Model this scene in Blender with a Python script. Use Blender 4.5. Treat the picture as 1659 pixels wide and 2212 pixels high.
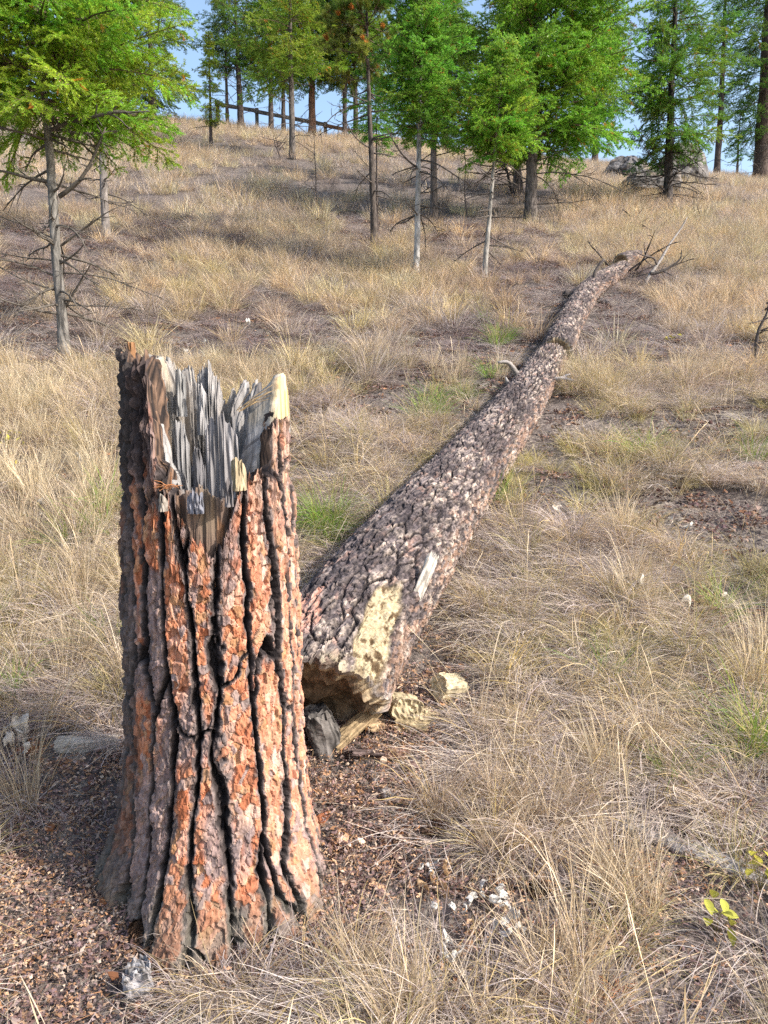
import bpy, math, random
import numpy as np
from mathutils import Vector, Matrix, Euler

for o in list(bpy.data.objects):
    bpy.data.objects.remove(o)
scene = bpy.context.scene
COL = scene.collection
R = math.radians

# ------------------------------------------------------------------ camera
CAM_H, PITCH, FPX, HW, HH = 1.45, 7.0, 1663.0, 829.5, 1106.0
cd = bpy.data.cameras.new("camera"); cam = bpy.data.objects.new("camera", cd); COL.objects.link(cam)
cam.location = (0, 0, CAM_H); cam.rotation_euler = (R(90 - PITCH), 0, 0)
cd.sensor_fit = 'HORIZONTAL'; cd.sensor_width = 36.0; cd.lens = 36.0 * FPX / 1659.0
cd.clip_start = 0.05; cd.clip_end = 2000.0
scene.camera = cam

# ------------------------------------------------------------------ sky, sun, exposure
SUN_AZ, SUN_EL = 113.0, 38.0          # azimuth clockwise from +Y
w = bpy.data.worlds.new("World"); scene.world = w; w.use_nodes = True
nt = w.node_tree; nt.nodes.clear()
sky = nt.nodes.new("ShaderNodeTexSky"); sky.sky_type = 'NISHITA'; sky.sun_disc = False
sky.sun_elevation = R(SUN_EL); sky.sun_rotation = R(SUN_AZ); sky.altitude = 600
sky.air_density = 1.3; sky.dust_density = 4.0; sky.ozone_density = 1.5
bg = nt.nodes.new("ShaderNodeBackground"); bg.inputs[1].default_value = 0.15
wo = nt.nodes.new("ShaderNodeOutputWorld")
nt.links.new(sky.outputs[0], bg.inputs[0]); nt.links.new(bg.outputs[0], wo.inputs[0])
sd = Vector((math.sin(R(SUN_AZ)) * math.cos(R(SUN_EL)), math.cos(R(SUN_AZ)) * math.cos(R(SUN_EL)), math.sin(R(SUN_EL))))
ld = bpy.data.lights.new("sun", 'SUN'); ld.energy = 3.3; ld.angle = R(0.5); ld.color = (1.0, 0.95, 0.87)
sun = bpy.data.objects.new("sun", ld); COL.objects.link(sun); sun.rotation_euler = sd.to_track_quat('Z', 'Y').to_euler()
vs = scene.view_settings
vs.view_transform = 'Standard'; vs.look = 'None'; vs.gamma = 1.0; vs.use_curve_mapping = False; vs.exposure = 1.05
cy = scene.cycles
cy.max_bounces = 5; cy.diffuse_bounces = 3; cy.glossy_bounces = 1; cy.transmission_bounces = 3; cy.transparent_max_bounces = 4
cy.use_denoising = False; cy.caustics_reflective = False; cy.caustics_refractive = False

rng = np.random.default_rng(7)
random.seed(7)

# ------------------------------------------------------------------ noise
def _h(ix, iy, iz, seed):
    with np.errstate(over='ignore'):
        n = (np.asarray(ix).astype(np.int64).astype(np.uint32) * np.uint32(374761393) + np.asarray(iy).astype(np.int64).astype(np.uint32) * np.uint32(668265263)
             + np.asarray(iz).astype(np.int64).astype(np.uint32) * np.uint32(2246822519) + np.uint32((seed * 3266489917) & 0xffffffff))
        n = (n ^ (n >> np.uint32(15))) * np.uint32(2246822519)
        n = (n ^ (n >> np.uint32(13))) * np.uint32(3266489917)
        n = n ^ (n >> np.uint32(16))
    return n.astype(np.float64) / 4294967296.0

def vn(x, y, z=0.0, seed=0):
    x, y, z = np.broadcast_arrays(np.asarray(x, float), np.asarray(y, float), np.asarray(z, float))
    ix, iy, iz = np.floor(x), np.floor(y), np.floor(z)
    fx, fy, fz = x - ix, y - iy, z - iz
    fx, fy, fz = [f * f * (3 - 2 * f) for f in (fx, fy, fz)]
    r = 0.0
    for a in (0, 1):
        for b in (0, 1):
            for c in (0, 1):
                r = r + _h(ix + a, iy + b, iz + c, seed) * (fx if a else 1 - fx) * (fy if b else 1 - fy) * (fz if c else 1 - fz)
    return r

def fbm(x, y, z=0.0, seed=0, octv=4):
    r, a, s, k = 0.0, 1.0, 0.0, 1.0
    for i in range(octv):
        r = r + a * vn(np.asarray(x) * k, np.asarray(y) * k, np.asarray(z) * k, seed + i * 17); s += a; a *= .5; k *= 2.03
    return r / s

def sstep(a, b, x):
    t = np.clip((np.asarray(x, float) - a) / (b - a), 0, 1); return t * t * (3 - 2 * t)

def cells(u, v, su, sv, seed, nu=None, jit=.85):
    """voronoi cells on a (wrapped) strip: distance to the cell border in metres, id hash, border orientation, border neighbour hash"""
    iu, iv = np.floor(u), np.floor(v)
    best = np.full(u.shape, 1e9); bu = np.zeros(u.shape); bv = np.zeros(u.shape); bid = np.zeros(u.shape); bi = np.zeros(u.shape)
    C = []
    for a in (-1, 0, 1):
        for b in (-1, 0, 1):
            cu, cv = iu + a, iv + b
            hu = np.mod(cu, nu) if nu else cu
            pu = cu + .5 + (_h(hu, cv, 1, seed) - .5) * jit; pv = cv + .5 + (_h(hu, cv, 2, seed) - .5) * jit
            cid = _h(hu, cv, 3, seed)
            d = (u - pu) ** 2 + (v - pv) ** 2
            C.append((pu, pv, cid, d))
            m = d < best
            best = np.where(m, d, best); bu = np.where(m, pu, bu); bv = np.where(m, pv, bv); bid = np.where(m, cid, bid)
    e = np.full(u.shape, 1e9); ori = np.zeros(u.shape)
    for pu, pv, cid, d in C:
        gx, gy = (pu - bu) * (1 / su), (pv - bv) * (1 / sv)
        n = np.sqrt(gx * gx + gy * gy)
        ed = np.where(cid != bid, (d - best) / (2 * np.maximum(n, 1e-9)), 1e9)
        m = ed < e
        e = np.where(m, ed, e); ori = np.where(m, np.abs(gx) / np.maximum(n, 1e-9), ori)
    return e, bid, ori

def mixc(a, b, t):
    t = np.clip(t, 0, 1)[..., None]; return np.asarray(a) * (1 - t) + np.asarray(b) * t

# ------------------------------------------------------------------ ground
def gz(x, y, fine=True):
    x = np.asarray(x, float); y = np.asarray(y, float)
    k = 1.5; d0 = 40.0
    dd = np.where(y < d0 - 20, y, np.minimum(y, d0) - k * np.log1p(np.exp(-np.abs(d0 - y) / k)))
    over = np.maximum(y - d0, 0)
    t = dd - 2.2
    z = np.where(t < 0, .25 * t, .25 * t + .114 * (t - .5 * (1 - np.exp(-t / .5))))
    z = z + sstep(6, 40, dd) * (1.3 - .1 * np.clip(x, -25, 25))
    z = z - .16 * over * over / (over + 4.0)
    z = z + (vn(x * .35, y * .35, 0, 5) - .5) * .25 * sstep(5, 14, y)
    z = z + (fbm(x * 1.7, y * 1.7, 0, 6, 2) - .5) * .10 * sstep(2.4, 5, y)
    if fine:
        z = z + (fbm(x * 7, y * 7, 0, 8, 3) - .5) * .035
    return z

def ray(px, py):
    c = Vector(((px - HW) / FPX, 1.0, (HH - py) / FPX))
    p = R(-PITCH)
    return Vector((c.x, c.y * math.cos(p) - c.z * math.sin(p), c.y * math.sin(p) + c.z * math.cos(p)))

def at(px, py, lift=0.0):
    """the point of the ground (raised by LIFT) that the photograph shows at that pixel"""
    r = ray(px, py); ts = np.concatenate([np.arange(.8, 12, .02), np.arange(12, 70, .08)])
    f = CAM_H + ts * r.z - gz(ts * r.x, ts * r.y, False) - lift
    i = np.argmax(f < 0) if (f < 0).any() else int(np.argmin(f))
    t = ts[i]
    if not (f < 0).any(): return Vector((t * r.x, t * r.y, float(gz(t * r.x, t * r.y)) + lift))
    return Vector((t * r.x, t * r.y, CAM_H + t * r.z))

def on(x, y):
    return Vector((x, y, float(gz(x, y))))

def ppx(px, py, y):
    """point at forward distance Y seen at that pixel"""
    r = ray(px, py); t = y / r.y
    return Vector((t * r.x, y, CAM_H + t * r.z))

# ------------------------------------------------------------------ mesh helpers
def mesh_np(name, v, f, mats, col=None, smooth=True, mi=None):
    me = bpy.data.meshes.new(name)
    v = np.asarray(v, np.float32); f = np.asarray(f, np.int32); k = f.shape[1]
    me.vertices.add(len(v)); me.vertices.foreach_set("co", v.ravel())
    me.loops.add(f.size); me.loops.foreach_set("vertex_index", f.ravel())
    me.polygons.add(len(f)); me.polygons.foreach_set("loop_start", np.arange(0, f.size, k, dtype=np.int32))
    for m in mats: me.materials.append(m)
    if mi is not None: me.polygons.foreach_set("material_index", np.asarray(mi, np.int32))
    if col is not None:
        c = np.ones((len(v), 4), np.float32); c[:, :3] = col
        at_ = me.color_attributes.new("Col", 'FLOAT_COLOR', 'POINT'); at_.data.foreach_set("color", c.ravel())
    me.update(calc_edges=True)
    me.polygons.foreach_set("use_smooth", np.full(len(f), smooth))
    return me

def link(name, me, parent=None, loc=None):
    o = bpy.data.objects.new(name, me); COL.objects.link(o)
    if parent is not None: o.parent = parent
    if loc is not None: o.location = loc
    return o

def tag(o, label=None, cat=None, group=None, kind=None):
    if label: o['label'] = label
    if cat: o['category'] = cat
    if group: o['group'] = group
    if kind or cat: o['kind'] = kind or 'thing'
    return o

def thing(name, label, cat, loc=(0, 0, 0), group=None):
    o = bpy.data.objects.new(name, None); o.empty_display_size = .1; COL.objects.link(o); o.location = loc
    return tag(o, label, cat, group)

class MB:
    """collects tubes and sheets (quads) into one mesh"""
    def __init__(s): s.v, s.f, s.c, s.n = [], [], [], 0
    def add(s, v, f, c):
        v = np.asarray(v, float); s.v.append(v); s.f.append(np.asarray(f, int) + s.n)
        c = np.asarray(c, float); s.c.append(np.broadcast_to(c, (len(v), 3)) if c.ndim == 1 else c); s.n += len(v)
    def tube(s, pts, rad, n=6, c=(.2, .2, .2), rough=0.0, cap=True):
        pts = np.asarray([tuple(p) for p in pts], float); rad = np.broadcast_to(np.asarray(rad, float), (len(pts),))
        T = np.gradient(pts, axis=0); T /= np.maximum(np.linalg.norm(T, axis=1, keepdims=True), 1e-9)
        up = np.array([0, 0, 1.0]) if abs(T[0, 2]) < .9 else np.array([1.0, 0, 0])
        V = []
        a = np.arange(n) / n * 2 * np.pi
        for p, t, r in zip(pts, T, rad):
            s1 = np.cross(t, up); s1 /= np.linalg.norm(s1); s2 = np.cross(t, s1)
            rr = r * (1 + rough * (rng.random(n) - .5))
            V.append(p + np.outer(np.cos(a) * rr, s1) + np.outer(np.sin(a) * rr, s2))
        m = len(pts); V = np.concatenate(V)
        i = np.arange(m - 1)[:, None] * n; j = np.arange(n)[None]; j2 = (j + 1) % n
        F = np.stack([i + j, i + j2, i + n + j2, i + n + j], -1).reshape(-1, 4)
        if cap:
            V = np.concatenate([V, pts[:1], pts[-1:]]); k = m * n
            j = np.arange(n); j2 = (j + 1) % n
            F = np.concatenate([F, np.stack([np.full(n, k), j2, j, np.full(n, k)], -1)[:, [0, 1, 2, 2]], np.stack([np.full(n, k + 1), (m - 1) * n + j, (m - 1) * n + j2], -1)[:, [0, 1, 2, 2]]])
        s.add(V, F, c)
    def build(s, name, mat, parent=None, smooth=True):
        F = np.concatenate(s.f); V = np.concatenate(s.v); C = np.concatenate(s.c)
        tri = F[:, 2] == F[:, 3]
        me = bpy.data.meshes.new(name)
        fl = [list(q[:3]) if t else list(q) for q, t in zip(F.tolist(), tri.tolist())]
        me.from_pydata(V.tolist(), [], fl); me.materials.append(mat)
        c = np.ones((len(V), 4), np.float32); c[:, :3] = C
        at_ = me.color_attributes.new("Col", 'FLOAT_COLOR', 'POINT'); at_.data.foreach_set("color", c.ravel())
        me.polygons.foreach_set("use_smooth", np.full(len(fl), smooth))
        return link(name, me, parent)

# ------------------------------------------------------------------ materials
def new_mat(name):
    m = bpy.data.materials.new(name); m.use_nodes = True; m.node_tree.nodes.clear(); return m, m.node_tree.nodes, m.node_tree.links

def mat_col(name, rough=.85, spec=.15, noise=(60, .35), bump=(120, .3, .004), stretch=(1, 1, 1)):
    """vertex colour x fine noise, with bump"""
    m, N, L = new_mat(name)
    out = N.new("ShaderNodeOutputMaterial"); p = N.new("ShaderNodeBsdfPrincipled")
    p.inputs['Roughness'].default_value = rough; p.inputs['Specular IOR Level'].default_value = spec
    a = N.new("ShaderNodeAttribute"); a.attribute_name = "Col"
    tc = N.new("ShaderNodeTexCoord"); mp = N.new("ShaderNodeMapping"); mp.inputs['Scale'].default_value = stretch
    L.new(tc.outputs['Object'], mp.inputs[0])
    n = N.new("ShaderNodeTexNoise"); n.inputs['Scale'].default_value = noise[0]; n.inputs['Detail'].default_value = 5; L.new(mp.outputs[0], n.inputs['Vector'])
    mr = N.new("ShaderNodeMapRange"); mr.inputs[1].default_value = .3; mr.inputs[2].default_value = .7; mr.inputs[3].default_value = 1 - noise[1]; mr.inputs[4].default_value = 1 + noise[1]
    L.new(n.outputs[0], mr.inputs[0])
    mx = N.new("ShaderNodeVectorMath"); mx.operation = 'SCALE'; L.new(a.outputs['Color'], mx.inputs[0]); L.new(mr.outputs[0], mx.inputs['Scale'])
    L.new(mx.outputs[0], p.inputs['Base Color'])
    b = N.new("ShaderNodeBump"); b.inputs['Strength'].default_value = bump[1]; b.inputs['Distance'].default_value = bump[2]
    n2 = N.new("ShaderNodeTexNoise"); n2.inputs['Scale'].default_value = bump[0]; n2.inputs['Detail'].default_value = 4; L.new(mp.outputs[0], n2.inputs['Vector'])
    L.new(n2.outputs[0], b.inputs['Height']); L.new(b.outputs[0], p.inputs['Normal'])
    L.new(p.outputs[0], out.inputs[0]); return m

def mat_leaf(name, tint, trans=.35, gloss=.0):
    """thin sheet: vertex colour x per-instance tint, part of the light passes through"""
    m, N, L = new_mat(name)
    out = N.new("ShaderNodeOutputMaterial")
    a = N.new("ShaderNodeAttribute"); a.attribute_name = "Col"
    if tint == 'INSTANCER':
        t = N.new("ShaderNodeAttribute"); t.attribute_type = 'INSTANCER'; t.attribute_name = "tint"; tc = t.outputs['Color']
    elif tint == 'OBJECT':
        t = N.new("ShaderNodeObjectInfo"); tc = t.outputs['Color']
    mx = a.outputs['Color']
    if tint:
        mm = N.new("ShaderNodeVectorMath"); mm.operation = 'MULTIPLY'; L.new(mx, mm.inputs[0]); L.new(tc, mm.inputs[1]); mx = mm.outputs[0]
    d = N.new("ShaderNodeBsdfDiffuse"); tr = N.new("ShaderNodeBsdfTranslucent"); ms = N.new("ShaderNodeMixShader"); ms.inputs[0].default_value = trans
    L.new(mx, d.inputs[0]); L.new(mx, tr.inputs[0]); L.new(d.outputs[0], ms.inputs[1]); L.new(tr.outputs[0], ms.inputs[2])
    last = ms.outputs[0]
    if gloss:
        g = N.new("ShaderNodeBsdfGlossy"); g.inputs['Roughness'].default_value = .4; g.inputs[0].default_value = (1, 1, 1, 1)
        m2 = N.new("ShaderNodeMixShader"); m2.inputs[0].default_value = gloss; L.new(last, m2.inputs[1]); L.new(g.outputs[0], m2.inputs[2]); last = m2.outputs[0]
    L.new(last, out.inputs[0]); return m

def mat_ground():
    m, N, L = new_mat("hillside soil and litter")
    out = N.new("ShaderNodeOutputMaterial"); p = N.new("ShaderNodeBsdfPrincipled"); p.inputs['Roughness'].default_value = .95; p.inputs['Specular IOR Level'].default_value = .05
    tc = N.new("ShaderNodeTexCoord")
    def noise(s, d, dist=0):
        n = N.new("ShaderNodeTexNoise"); n.inputs['Scale'].default_value = s; n.inputs['Detail'].default_value = d; n.inputs['Distortion'].default_value = dist
        L.new(tc.outputs['Object'], n.inputs['Vector']); return n.outputs[0]
    def ramp(f, stops):
        r = N.new("ShaderNodeValToRGB"); e = r.color_ramp.elements
        while len(e) < len(stops): e.new(.5)
        for k, (q, c) in zip(e, stops): k.position = q; k.color = (*c, 1)
        L.new(f, r.inputs[0]); return r.outputs[0]
    a = ramp(noise(38, 8, .6), [(.3, (.034, .028, .027)), (.45, (.11, .088, .08)), (.58, (.21, .172, .15)), (.72, (.37, .31, .26))])
    b = ramp(noise(16, 7, 1.0), [(.32, (.05, .042, .042)), (.5, (.14, .118, .108)), (.66, (.28, .24, .20))])
    mx = N.new("ShaderNodeMix"); mx.data_type = 'RGBA'
    g = ramp(noise(.9, 4), [(.42, (0, 0, 0)), (.6, (1, 1, 1))])
    L.new(g, mx.inputs[0]); L.new(a, mx.inputs[6]); L.new(b, mx.inputs[7])
    L.new(mx.outputs[2], p.inputs['Base Color'])
    bp = N.new("ShaderNodeBump"); bp.inputs['Strength'].default_value = .9; bp.inputs['Distance'].default_value = .02
    L.new(noise(60, 8, .4), bp.inputs['Height']); L.new(bp.outputs[0], p.inputs['Normal'])
    L.new(p.outputs[0], out.inputs[0]); return m

M_ground = mat_ground()
M_bark = mat_col("pine bark", noise=(70, .4), bump=(160, .5, .004), stretch=(1, 1, .45))
M_log = mat_col("fallen log bark", noise=(60, .4), bump=(140, .6, .005))
M_wood = mat_col("weathered wood", noise=(45, .35), bump=(90, .6, .006), stretch=(1.6, 1.6, .12))
M_chunk = mat_col("broken wood", noise=(40, .35), bump=(70, .6, .006))
M_trunk = mat_col("conifer trunk bark", noise=(22, .6), bump=(30, .8, .02), stretch=(1, 1, .35))
M_limb = mat_col("dead limbs", noise=(40, .35), bump=(60, .4, .004))
M_rock = mat_col("grey rock", noise=(2.6, .5), bump=(7, .8, .10))
M_fence = mat_col("weathered timber", noise=(6, .3), bump=(20, .4, .01))
M_cone = mat_col("pine cone scales", noise=(80, .3), bump=(100, .3, .002))
M_grass = mat_leaf("dry grass blades", 'INSTANCER', .3)
M_litter = mat_leaf("litter flakes", 'INSTANCER', .05)
M_needle = mat_leaf("conifer needles", 'OBJECT', .45, .02)
M_leaf = mat_leaf("dry leaves", None, .25)

# ------------------------------------------------------------------ the ground sheet
def axis_lines(lo, hi, c0, c1, fine, growth):
    a = list(np.arange(c0, c1, fine)); st = fine
    x = c1
    while x < hi: a.append(x); st = min(st * growth, 60); x += st
    a.append(hi); st = fine; x = c0 - fine; b = []
    while x > lo: b.append(x); st = min(st * growth, 60); x -= st
    b.append(lo)
    return np.array(b[::-1] + a)
gx_ = axis_lines(-500, 500, -2.2, 2.6, .035, 1.045)
gy_ = axis_lines(-120, 700, .8, 7.0, .035, 1.035)
X, Y = np.meshgrid(gx_, gy_); Z = gz(X, Y)
nx, ny = len(gx_), len(gy_)
ii = (np.arange(ny - 1)[:, None] * nx + np.arange(nx - 1)[None]).ravel()
ground = link("ground", mesh_np("ground", np.stack([X.ravel(), Y.ravel(), Z.ravel()], 1), np.stack([ii, ii + 1, ii + nx + 1, ii + nx], 1), [M_ground]))
tag(ground, "dry grassy hillside rising to a ridge, with bare brown soil and litter between tufts", "hillside", kind="structure")

# ------------------------------------------------------------------ splitting one bark surface into furrow base and plates
def split_plates(name_base, name_plate, V, C, F, pid, e, thr, keep, mat, parent, maxn):
    """faces wholly on one plate become that plate's own part; the rest (furrows, small flakes) stays the base"""
    fid = pid[F]; ok = (fid == fid[:, :1]).all(1) & (e[F] > thr).all(1)
    ids, inv, cnt = np.unique(pid, return_inverse=True, return_counts=True)
    f0 = inv[F[:, 0]]
    area = np.bincount(f0[ok], weights=keep[F[ok][:, 0]], minlength=len(ids))
    order = [i for i in np.argsort(-area) if area[i] >= 30][:maxn]
    chosen = np.zeros(len(ids), bool); chosen[order] = True
    take = ok & chosen[f0]
    def sub(Fs):
        u, iv = np.unique(Fs.ravel(), return_inverse=True)
        return V[u], iv.reshape(Fs.shape), C[u]
    v, f, c = sub(F[~take]); base = link(name_base, mesh_np(name_base, v, f, [mat], c, False), parent)
    for i in order:
        v, f, c = sub(F[take & (f0 == i)]); link(name_plate, mesh_np(name_plate, v, f, [mat], c, False), parent)
    return base

def bark_relief(u_m, z_m, P3, circ, nu, plate_l, seed, depth, edge_w, warp=1.15, jit=.85):
    """plates with furrows between; returns height (m, 0 = plate top), border distance, plate id, flake level, flake border"""
    su = circ / nu
    P3 = np.asarray(P3)
    wx = (fbm(P3[0] * 9, P3[1] * 9, z_m * 3.0, seed + 1, 3) - .5); wz = (fbm(P3[0] * 7, P3[1] * 7, z_m * 5, seed + 2, 3) - .5)
    u = u_m / su + wx * warp; v = z_m / plate_l + wz * .5
    e, pid, ori = cells(u, v, su, plate_l, seed, nu, jit)
    e = e + (fbm(P3[0] * 55, P3[1] * 55, z_m * 40, seed + 3, 3) - .5) * edge_w * 1.3
    d = depth * (.30 + .70 * sstep(.25, .8, ori)) * (.55 + .9 * vn(P3[0] * 6, P3[1] * 6, z_m * 4, seed + 4))
    ew = edge_w * (.35 + .65 * sstep(.2, .8, ori))
    q = np.clip(e / ew, 0, 1); h = -d * (1 - np.clip((q - .10) / .90, 0, 1)) ** 2.6
    return h, e / ew, pid, ori

# ------------------------------------------------------------------ the stump
SX, SY = -0.53, 2.33
SZ = float(gz(SX, SY)) - .05
VIEW = math.degrees(math.atan2(0 - SX, SY))           # direction of the viewer, clockwise from -Y ... seen from the stump
def prof(tab, deg):
    t = np.array(tab, float); t = t[np.argsort(t[:, 0])]
    return np.interp(deg, np.r_[t[-1, 0] - 360, t[:, 0], t[0, 0] + 360], np.r_[t[-1, 1], t[:, 1], t[0, 1]])
H_BARK = [(-180, 1.44), (-150, 1.46), (-120, 1.55), (-100, 1.61), (-80, 1.64), (-62, 1.62), (-50, 1.61), (-45, 1.57), (-42, 1.46), (-38, 1.38), (-34, 1.33), (-26, 1.24), (-22, 1.19),
          (-16, 1.15), (-8, 1.12), (-2, 1.09), (6, 1.10), (11, 1.16), (15, 1.23), (21, 1.27), (31, 1.295), (43, 1.28), (46, 1.31), (49, 1.42), (60, 1.45), (84, 1.425), (100, 1.36), (130, 1.36), (160, 1.42)]
H_WOOD = [(-180, 1.625), (-170, 1.56), (-165, 1.60), (-157, 1.595), (-152, 1.585), (-144, 1.61), (-134, 1.63), (-126, 1.635), (-119, 1.64), (-105, 1.60), (-75, 1.56), (-50, 1.50), (-40, 1.36), (-33, 1.28), (-26, 1.25),
          (-14, 1.25), (-6, 1.27), (2, 1.245), (14, 1.235), (21, 1.25), (45, 1.27), (50, 1.36), (57, 1.42), (62, 1.50), (67, 1.575), (72, 1.592), (79, 1.585), (83, 1.53), (90, 1.46), (105, 1.52), (115, 1.555), (123, 1.53), (134, 1.565),
          (142, 1.54), (150, 1.53), (155, 1.53), (159, 1.495), (163, 1.52), (167, 1.585), (173, 1.615)]
stump = thing("tree_stump", "tall broken pine stump with orange plated bark and a hollow grey splintered top", "stump", (SX, SY, SZ))

def stump_radius(th, z):
    r = np.interp(z, [0, .08, .2, .45, .9, 1.3, 1.65], [.375, .345, .305, .274, .262, .250, .244])
    fl = .5 + .5 * np.cos(th * 5 + .9 + .6 * np.sin(th * 2))
    r = r + (fl - .45) * .07 * np.exp(-z / .14)
    r = r + .010 * np.sin(th * 3 + 1.0) + .008 * np.sin(th * 2 - z * 1.5)
    return r

def stump_xyz(th, r, z):
    lean = .02 * (z - .8)
    return np.stack([r * np.sin(th) - lean * .0, -r * np.cos(th), z], -1)

def col_grid(ncol, wrap=True):
    pass

# -- bark shell
th_f = np.radians(np.linspace(-118, 118, 400) + VIEW); th_b = np.radians(np.linspace(118, 242, 52)[1:-1] + VIEW)
TH = np.concatenate([th_f, th_b]); nc = len(TH)
deg = (np.degrees(TH) - VIEW + 180) % 360 - 180
Hb = prof(H_BARK, deg) + (_h(np.floor(deg / 1.3), 0, 0, 31) - .5) * np.where((deg > -52) & (deg < -18), .13, .03) + (vn(deg / 1.1, 0, 0, 33) - .5) * .03 + (vn(deg / 5.0, 0, 0, 32) - .5) * .03
low = np.linspace(-.10, .86, 322); nu_ = 150
rows = [np.full(nc, z) for z in low] + [.86 + (Hb - .86) * (k + 1) / nu_ for k in range(nu_)]
Zr = np.array(rows); Tr = np.broadcast_to(TH, Zr.shape)
r0 = stump_radius(Tr, np.maximum(Zr, 0))
P3 = (r0 * np.sin(Tr), -r0 * np.cos(Tr))
CIRC = 2 * np.pi * .27
vdeg = (np.degrees(Tr) - VIEW + 180) % 360 - 180
slant = (vdeg / 90.0) * (.10 * np.exp(-np.maximum(Zr, 0) / .5))
h, e, pid, ori = bark_relief((Tr - slant * .35) * .27, Zr, P3, CIRC, 20, .66, 11, .048, .0155, 1.0, .62)
# flakes on the plates
fw = .021
wx = (fbm(P3[0] * 40, P3[1] * 40, Zr * 30, 41, 2) - .5) * 1.6
fe, fid, _ = cells(Tr * .27 / fw + wx, Zr / (fw * 1.5) + wx, fw, fw * 1.5, 42, int(CIRC / fw))
flv = (fid * 7.31) % 1.0
h = h + (np.floor(flv * 4) / 4 - .5) * .015 * sstep(.4, 1.0, e) + (sstep(.0, .0022, fe) - 1) * .004
h = h + (fbm(P3[0] * 130, P3[1] * 130, Zr * 75, 43, 3) - .5) * .011 + (fbm(P3[0] * 26, P3[1] * 26, Zr * 9, 44, 3) - .5) * .008
right_edge = sstep(74, 80, vdeg) * sstep(1.25, 1.29, Zr)
h = h - right_edge * .03
thin = sstep(1.0, 1.6, Zr) * .004
char0 = sstep(-36, -46, vdeg) * sstep(1.05, 1.3, Zr)
h = h + char0 * ((fbm(vdeg / 1.6, Zr * 45, 0, 49, 3) - .5) * .028 + (fbm(vdeg / 1.3, Zr * 14, 0, 45, 3) - .5) * .03 + (fbm(vdeg / 5, Zr * 12, 0, 46, 3) - .5) * .03 - .008)
leftf = sstep(-52, -64, vdeg)
h = h + leftf * (fbm(vdeg / 1.5, Zr * 8, 0, 47, 3) - .5) * .022
rr = r0 + h - thin
ragged = np.clip((Zr - (np.broadcast_to(Hb, Zr.shape) - .05)) / .05, 0, 1)
V = stump_xyz(Tr, rr, Zr)
# bark colours, with the sunlit right and shaded left painted in
tone = fbm(P3[0] * 10, P3[1] * 10, Zr * 3.5, 51, 3)
grey = np.array([.165, .125, .125]); furrow = np.array([.030, .024, .024]); orange = np.array([.43, .178, .095]); salmon = np.array([.55, .295, .21]); rust = np.array([.34, .115, .055]); ochre = np.array([.37, .205, .105]); tan = np.array([.48, .33, .22])
pick = (fid * 3.77 + pid * 2.3) % 1.0
c = mixc(orange, rust, sstep(.35, .75, pick)); c = mixc(c, salmon, sstep(.4, 0, pick) * .9 + .5 * sstep(5, 50, vdeg)); c = mixc(c, np.array([.46, .34, .28]), sstep(.78, .82, (fid * 17.3) % 1) * sstep(-20, 20, vdeg) * .8); c = mixc(c, np.array([.24, .185, .175]), sstep(.86, .88, (fid * 23.9) % 1) * .85)  # salmon grows towards the right: sunlight put into the plate colour
c = mixc(c, ochre, sstep(.8, .9, (fid * 9.7) % 1.0) * .8)
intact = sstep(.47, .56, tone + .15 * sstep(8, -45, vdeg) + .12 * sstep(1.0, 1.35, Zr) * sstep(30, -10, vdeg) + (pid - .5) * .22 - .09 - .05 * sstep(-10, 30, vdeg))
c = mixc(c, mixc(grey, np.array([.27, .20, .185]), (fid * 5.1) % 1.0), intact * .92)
rim = 1 - sstep(.7, 1.25, e + (fid - .5) * .6)
c = mixc(c, mixc(np.array([.09, .07, .068]), np.array([.23, .18, .165]), (fid * 11.3) % 1.0), rim)
c = mixc(c, np.array([.55, .40, .28]), (1 - sstep(.0006, .0022, fe)) * .55 * sstep(.9, 1.3, e) * ((fid * 13.7) % 1.0))
c = mixc(c, furrow, 1 - sstep(.35, .9, e))
# charred, weathered upper left; pale flakes at the upper right; dull grey-olive towards the foot
char = sstep(-38, -50, vdeg + (tone - .5) * 20) * sstep(1.12, 1.4, Zr + (tone - .5) * .5)
c = mixc(c, mixc(np.array([.022, .018, .020]), np.array([.085, .062, .058]), fbm(vdeg / 1.2, Zr * 40, 0, 48, 3) * 1.6 - .3), char * .9)
shade_left = sstep(-58, -72, vdeg + (tone - .5) * 14)
c = mixc(c, np.array([.075, .064, .058]), shade_left * .65)  # left edge darkened: its shade is put into the bark colour
pale = sstep(22, 34, vdeg) * sstep(1.0, 1.3, Zr) * sstep(.9, 1.3, e)
c = mixc(c, mixc(np.array([.50, .34, .24]), np.array([.22, .17, .16]), (fid * 4.3) % 1.0), pale * .75)
foot = sstep(.20, .02, Zr + (tone - .5) * .25)
c = mixc(c, np.array([.13, .12, .095]), foot * .55)
F = []
i = np.arange(Zr.shape[0] - 1)[:, None] * nc; j = np.arange(nc)[None]; j2 = (j + 1) % nc
F = np.stack([i + j, i + j2, i + nc + j2, i + nc + j], -1).reshape(-1, 4)
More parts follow.
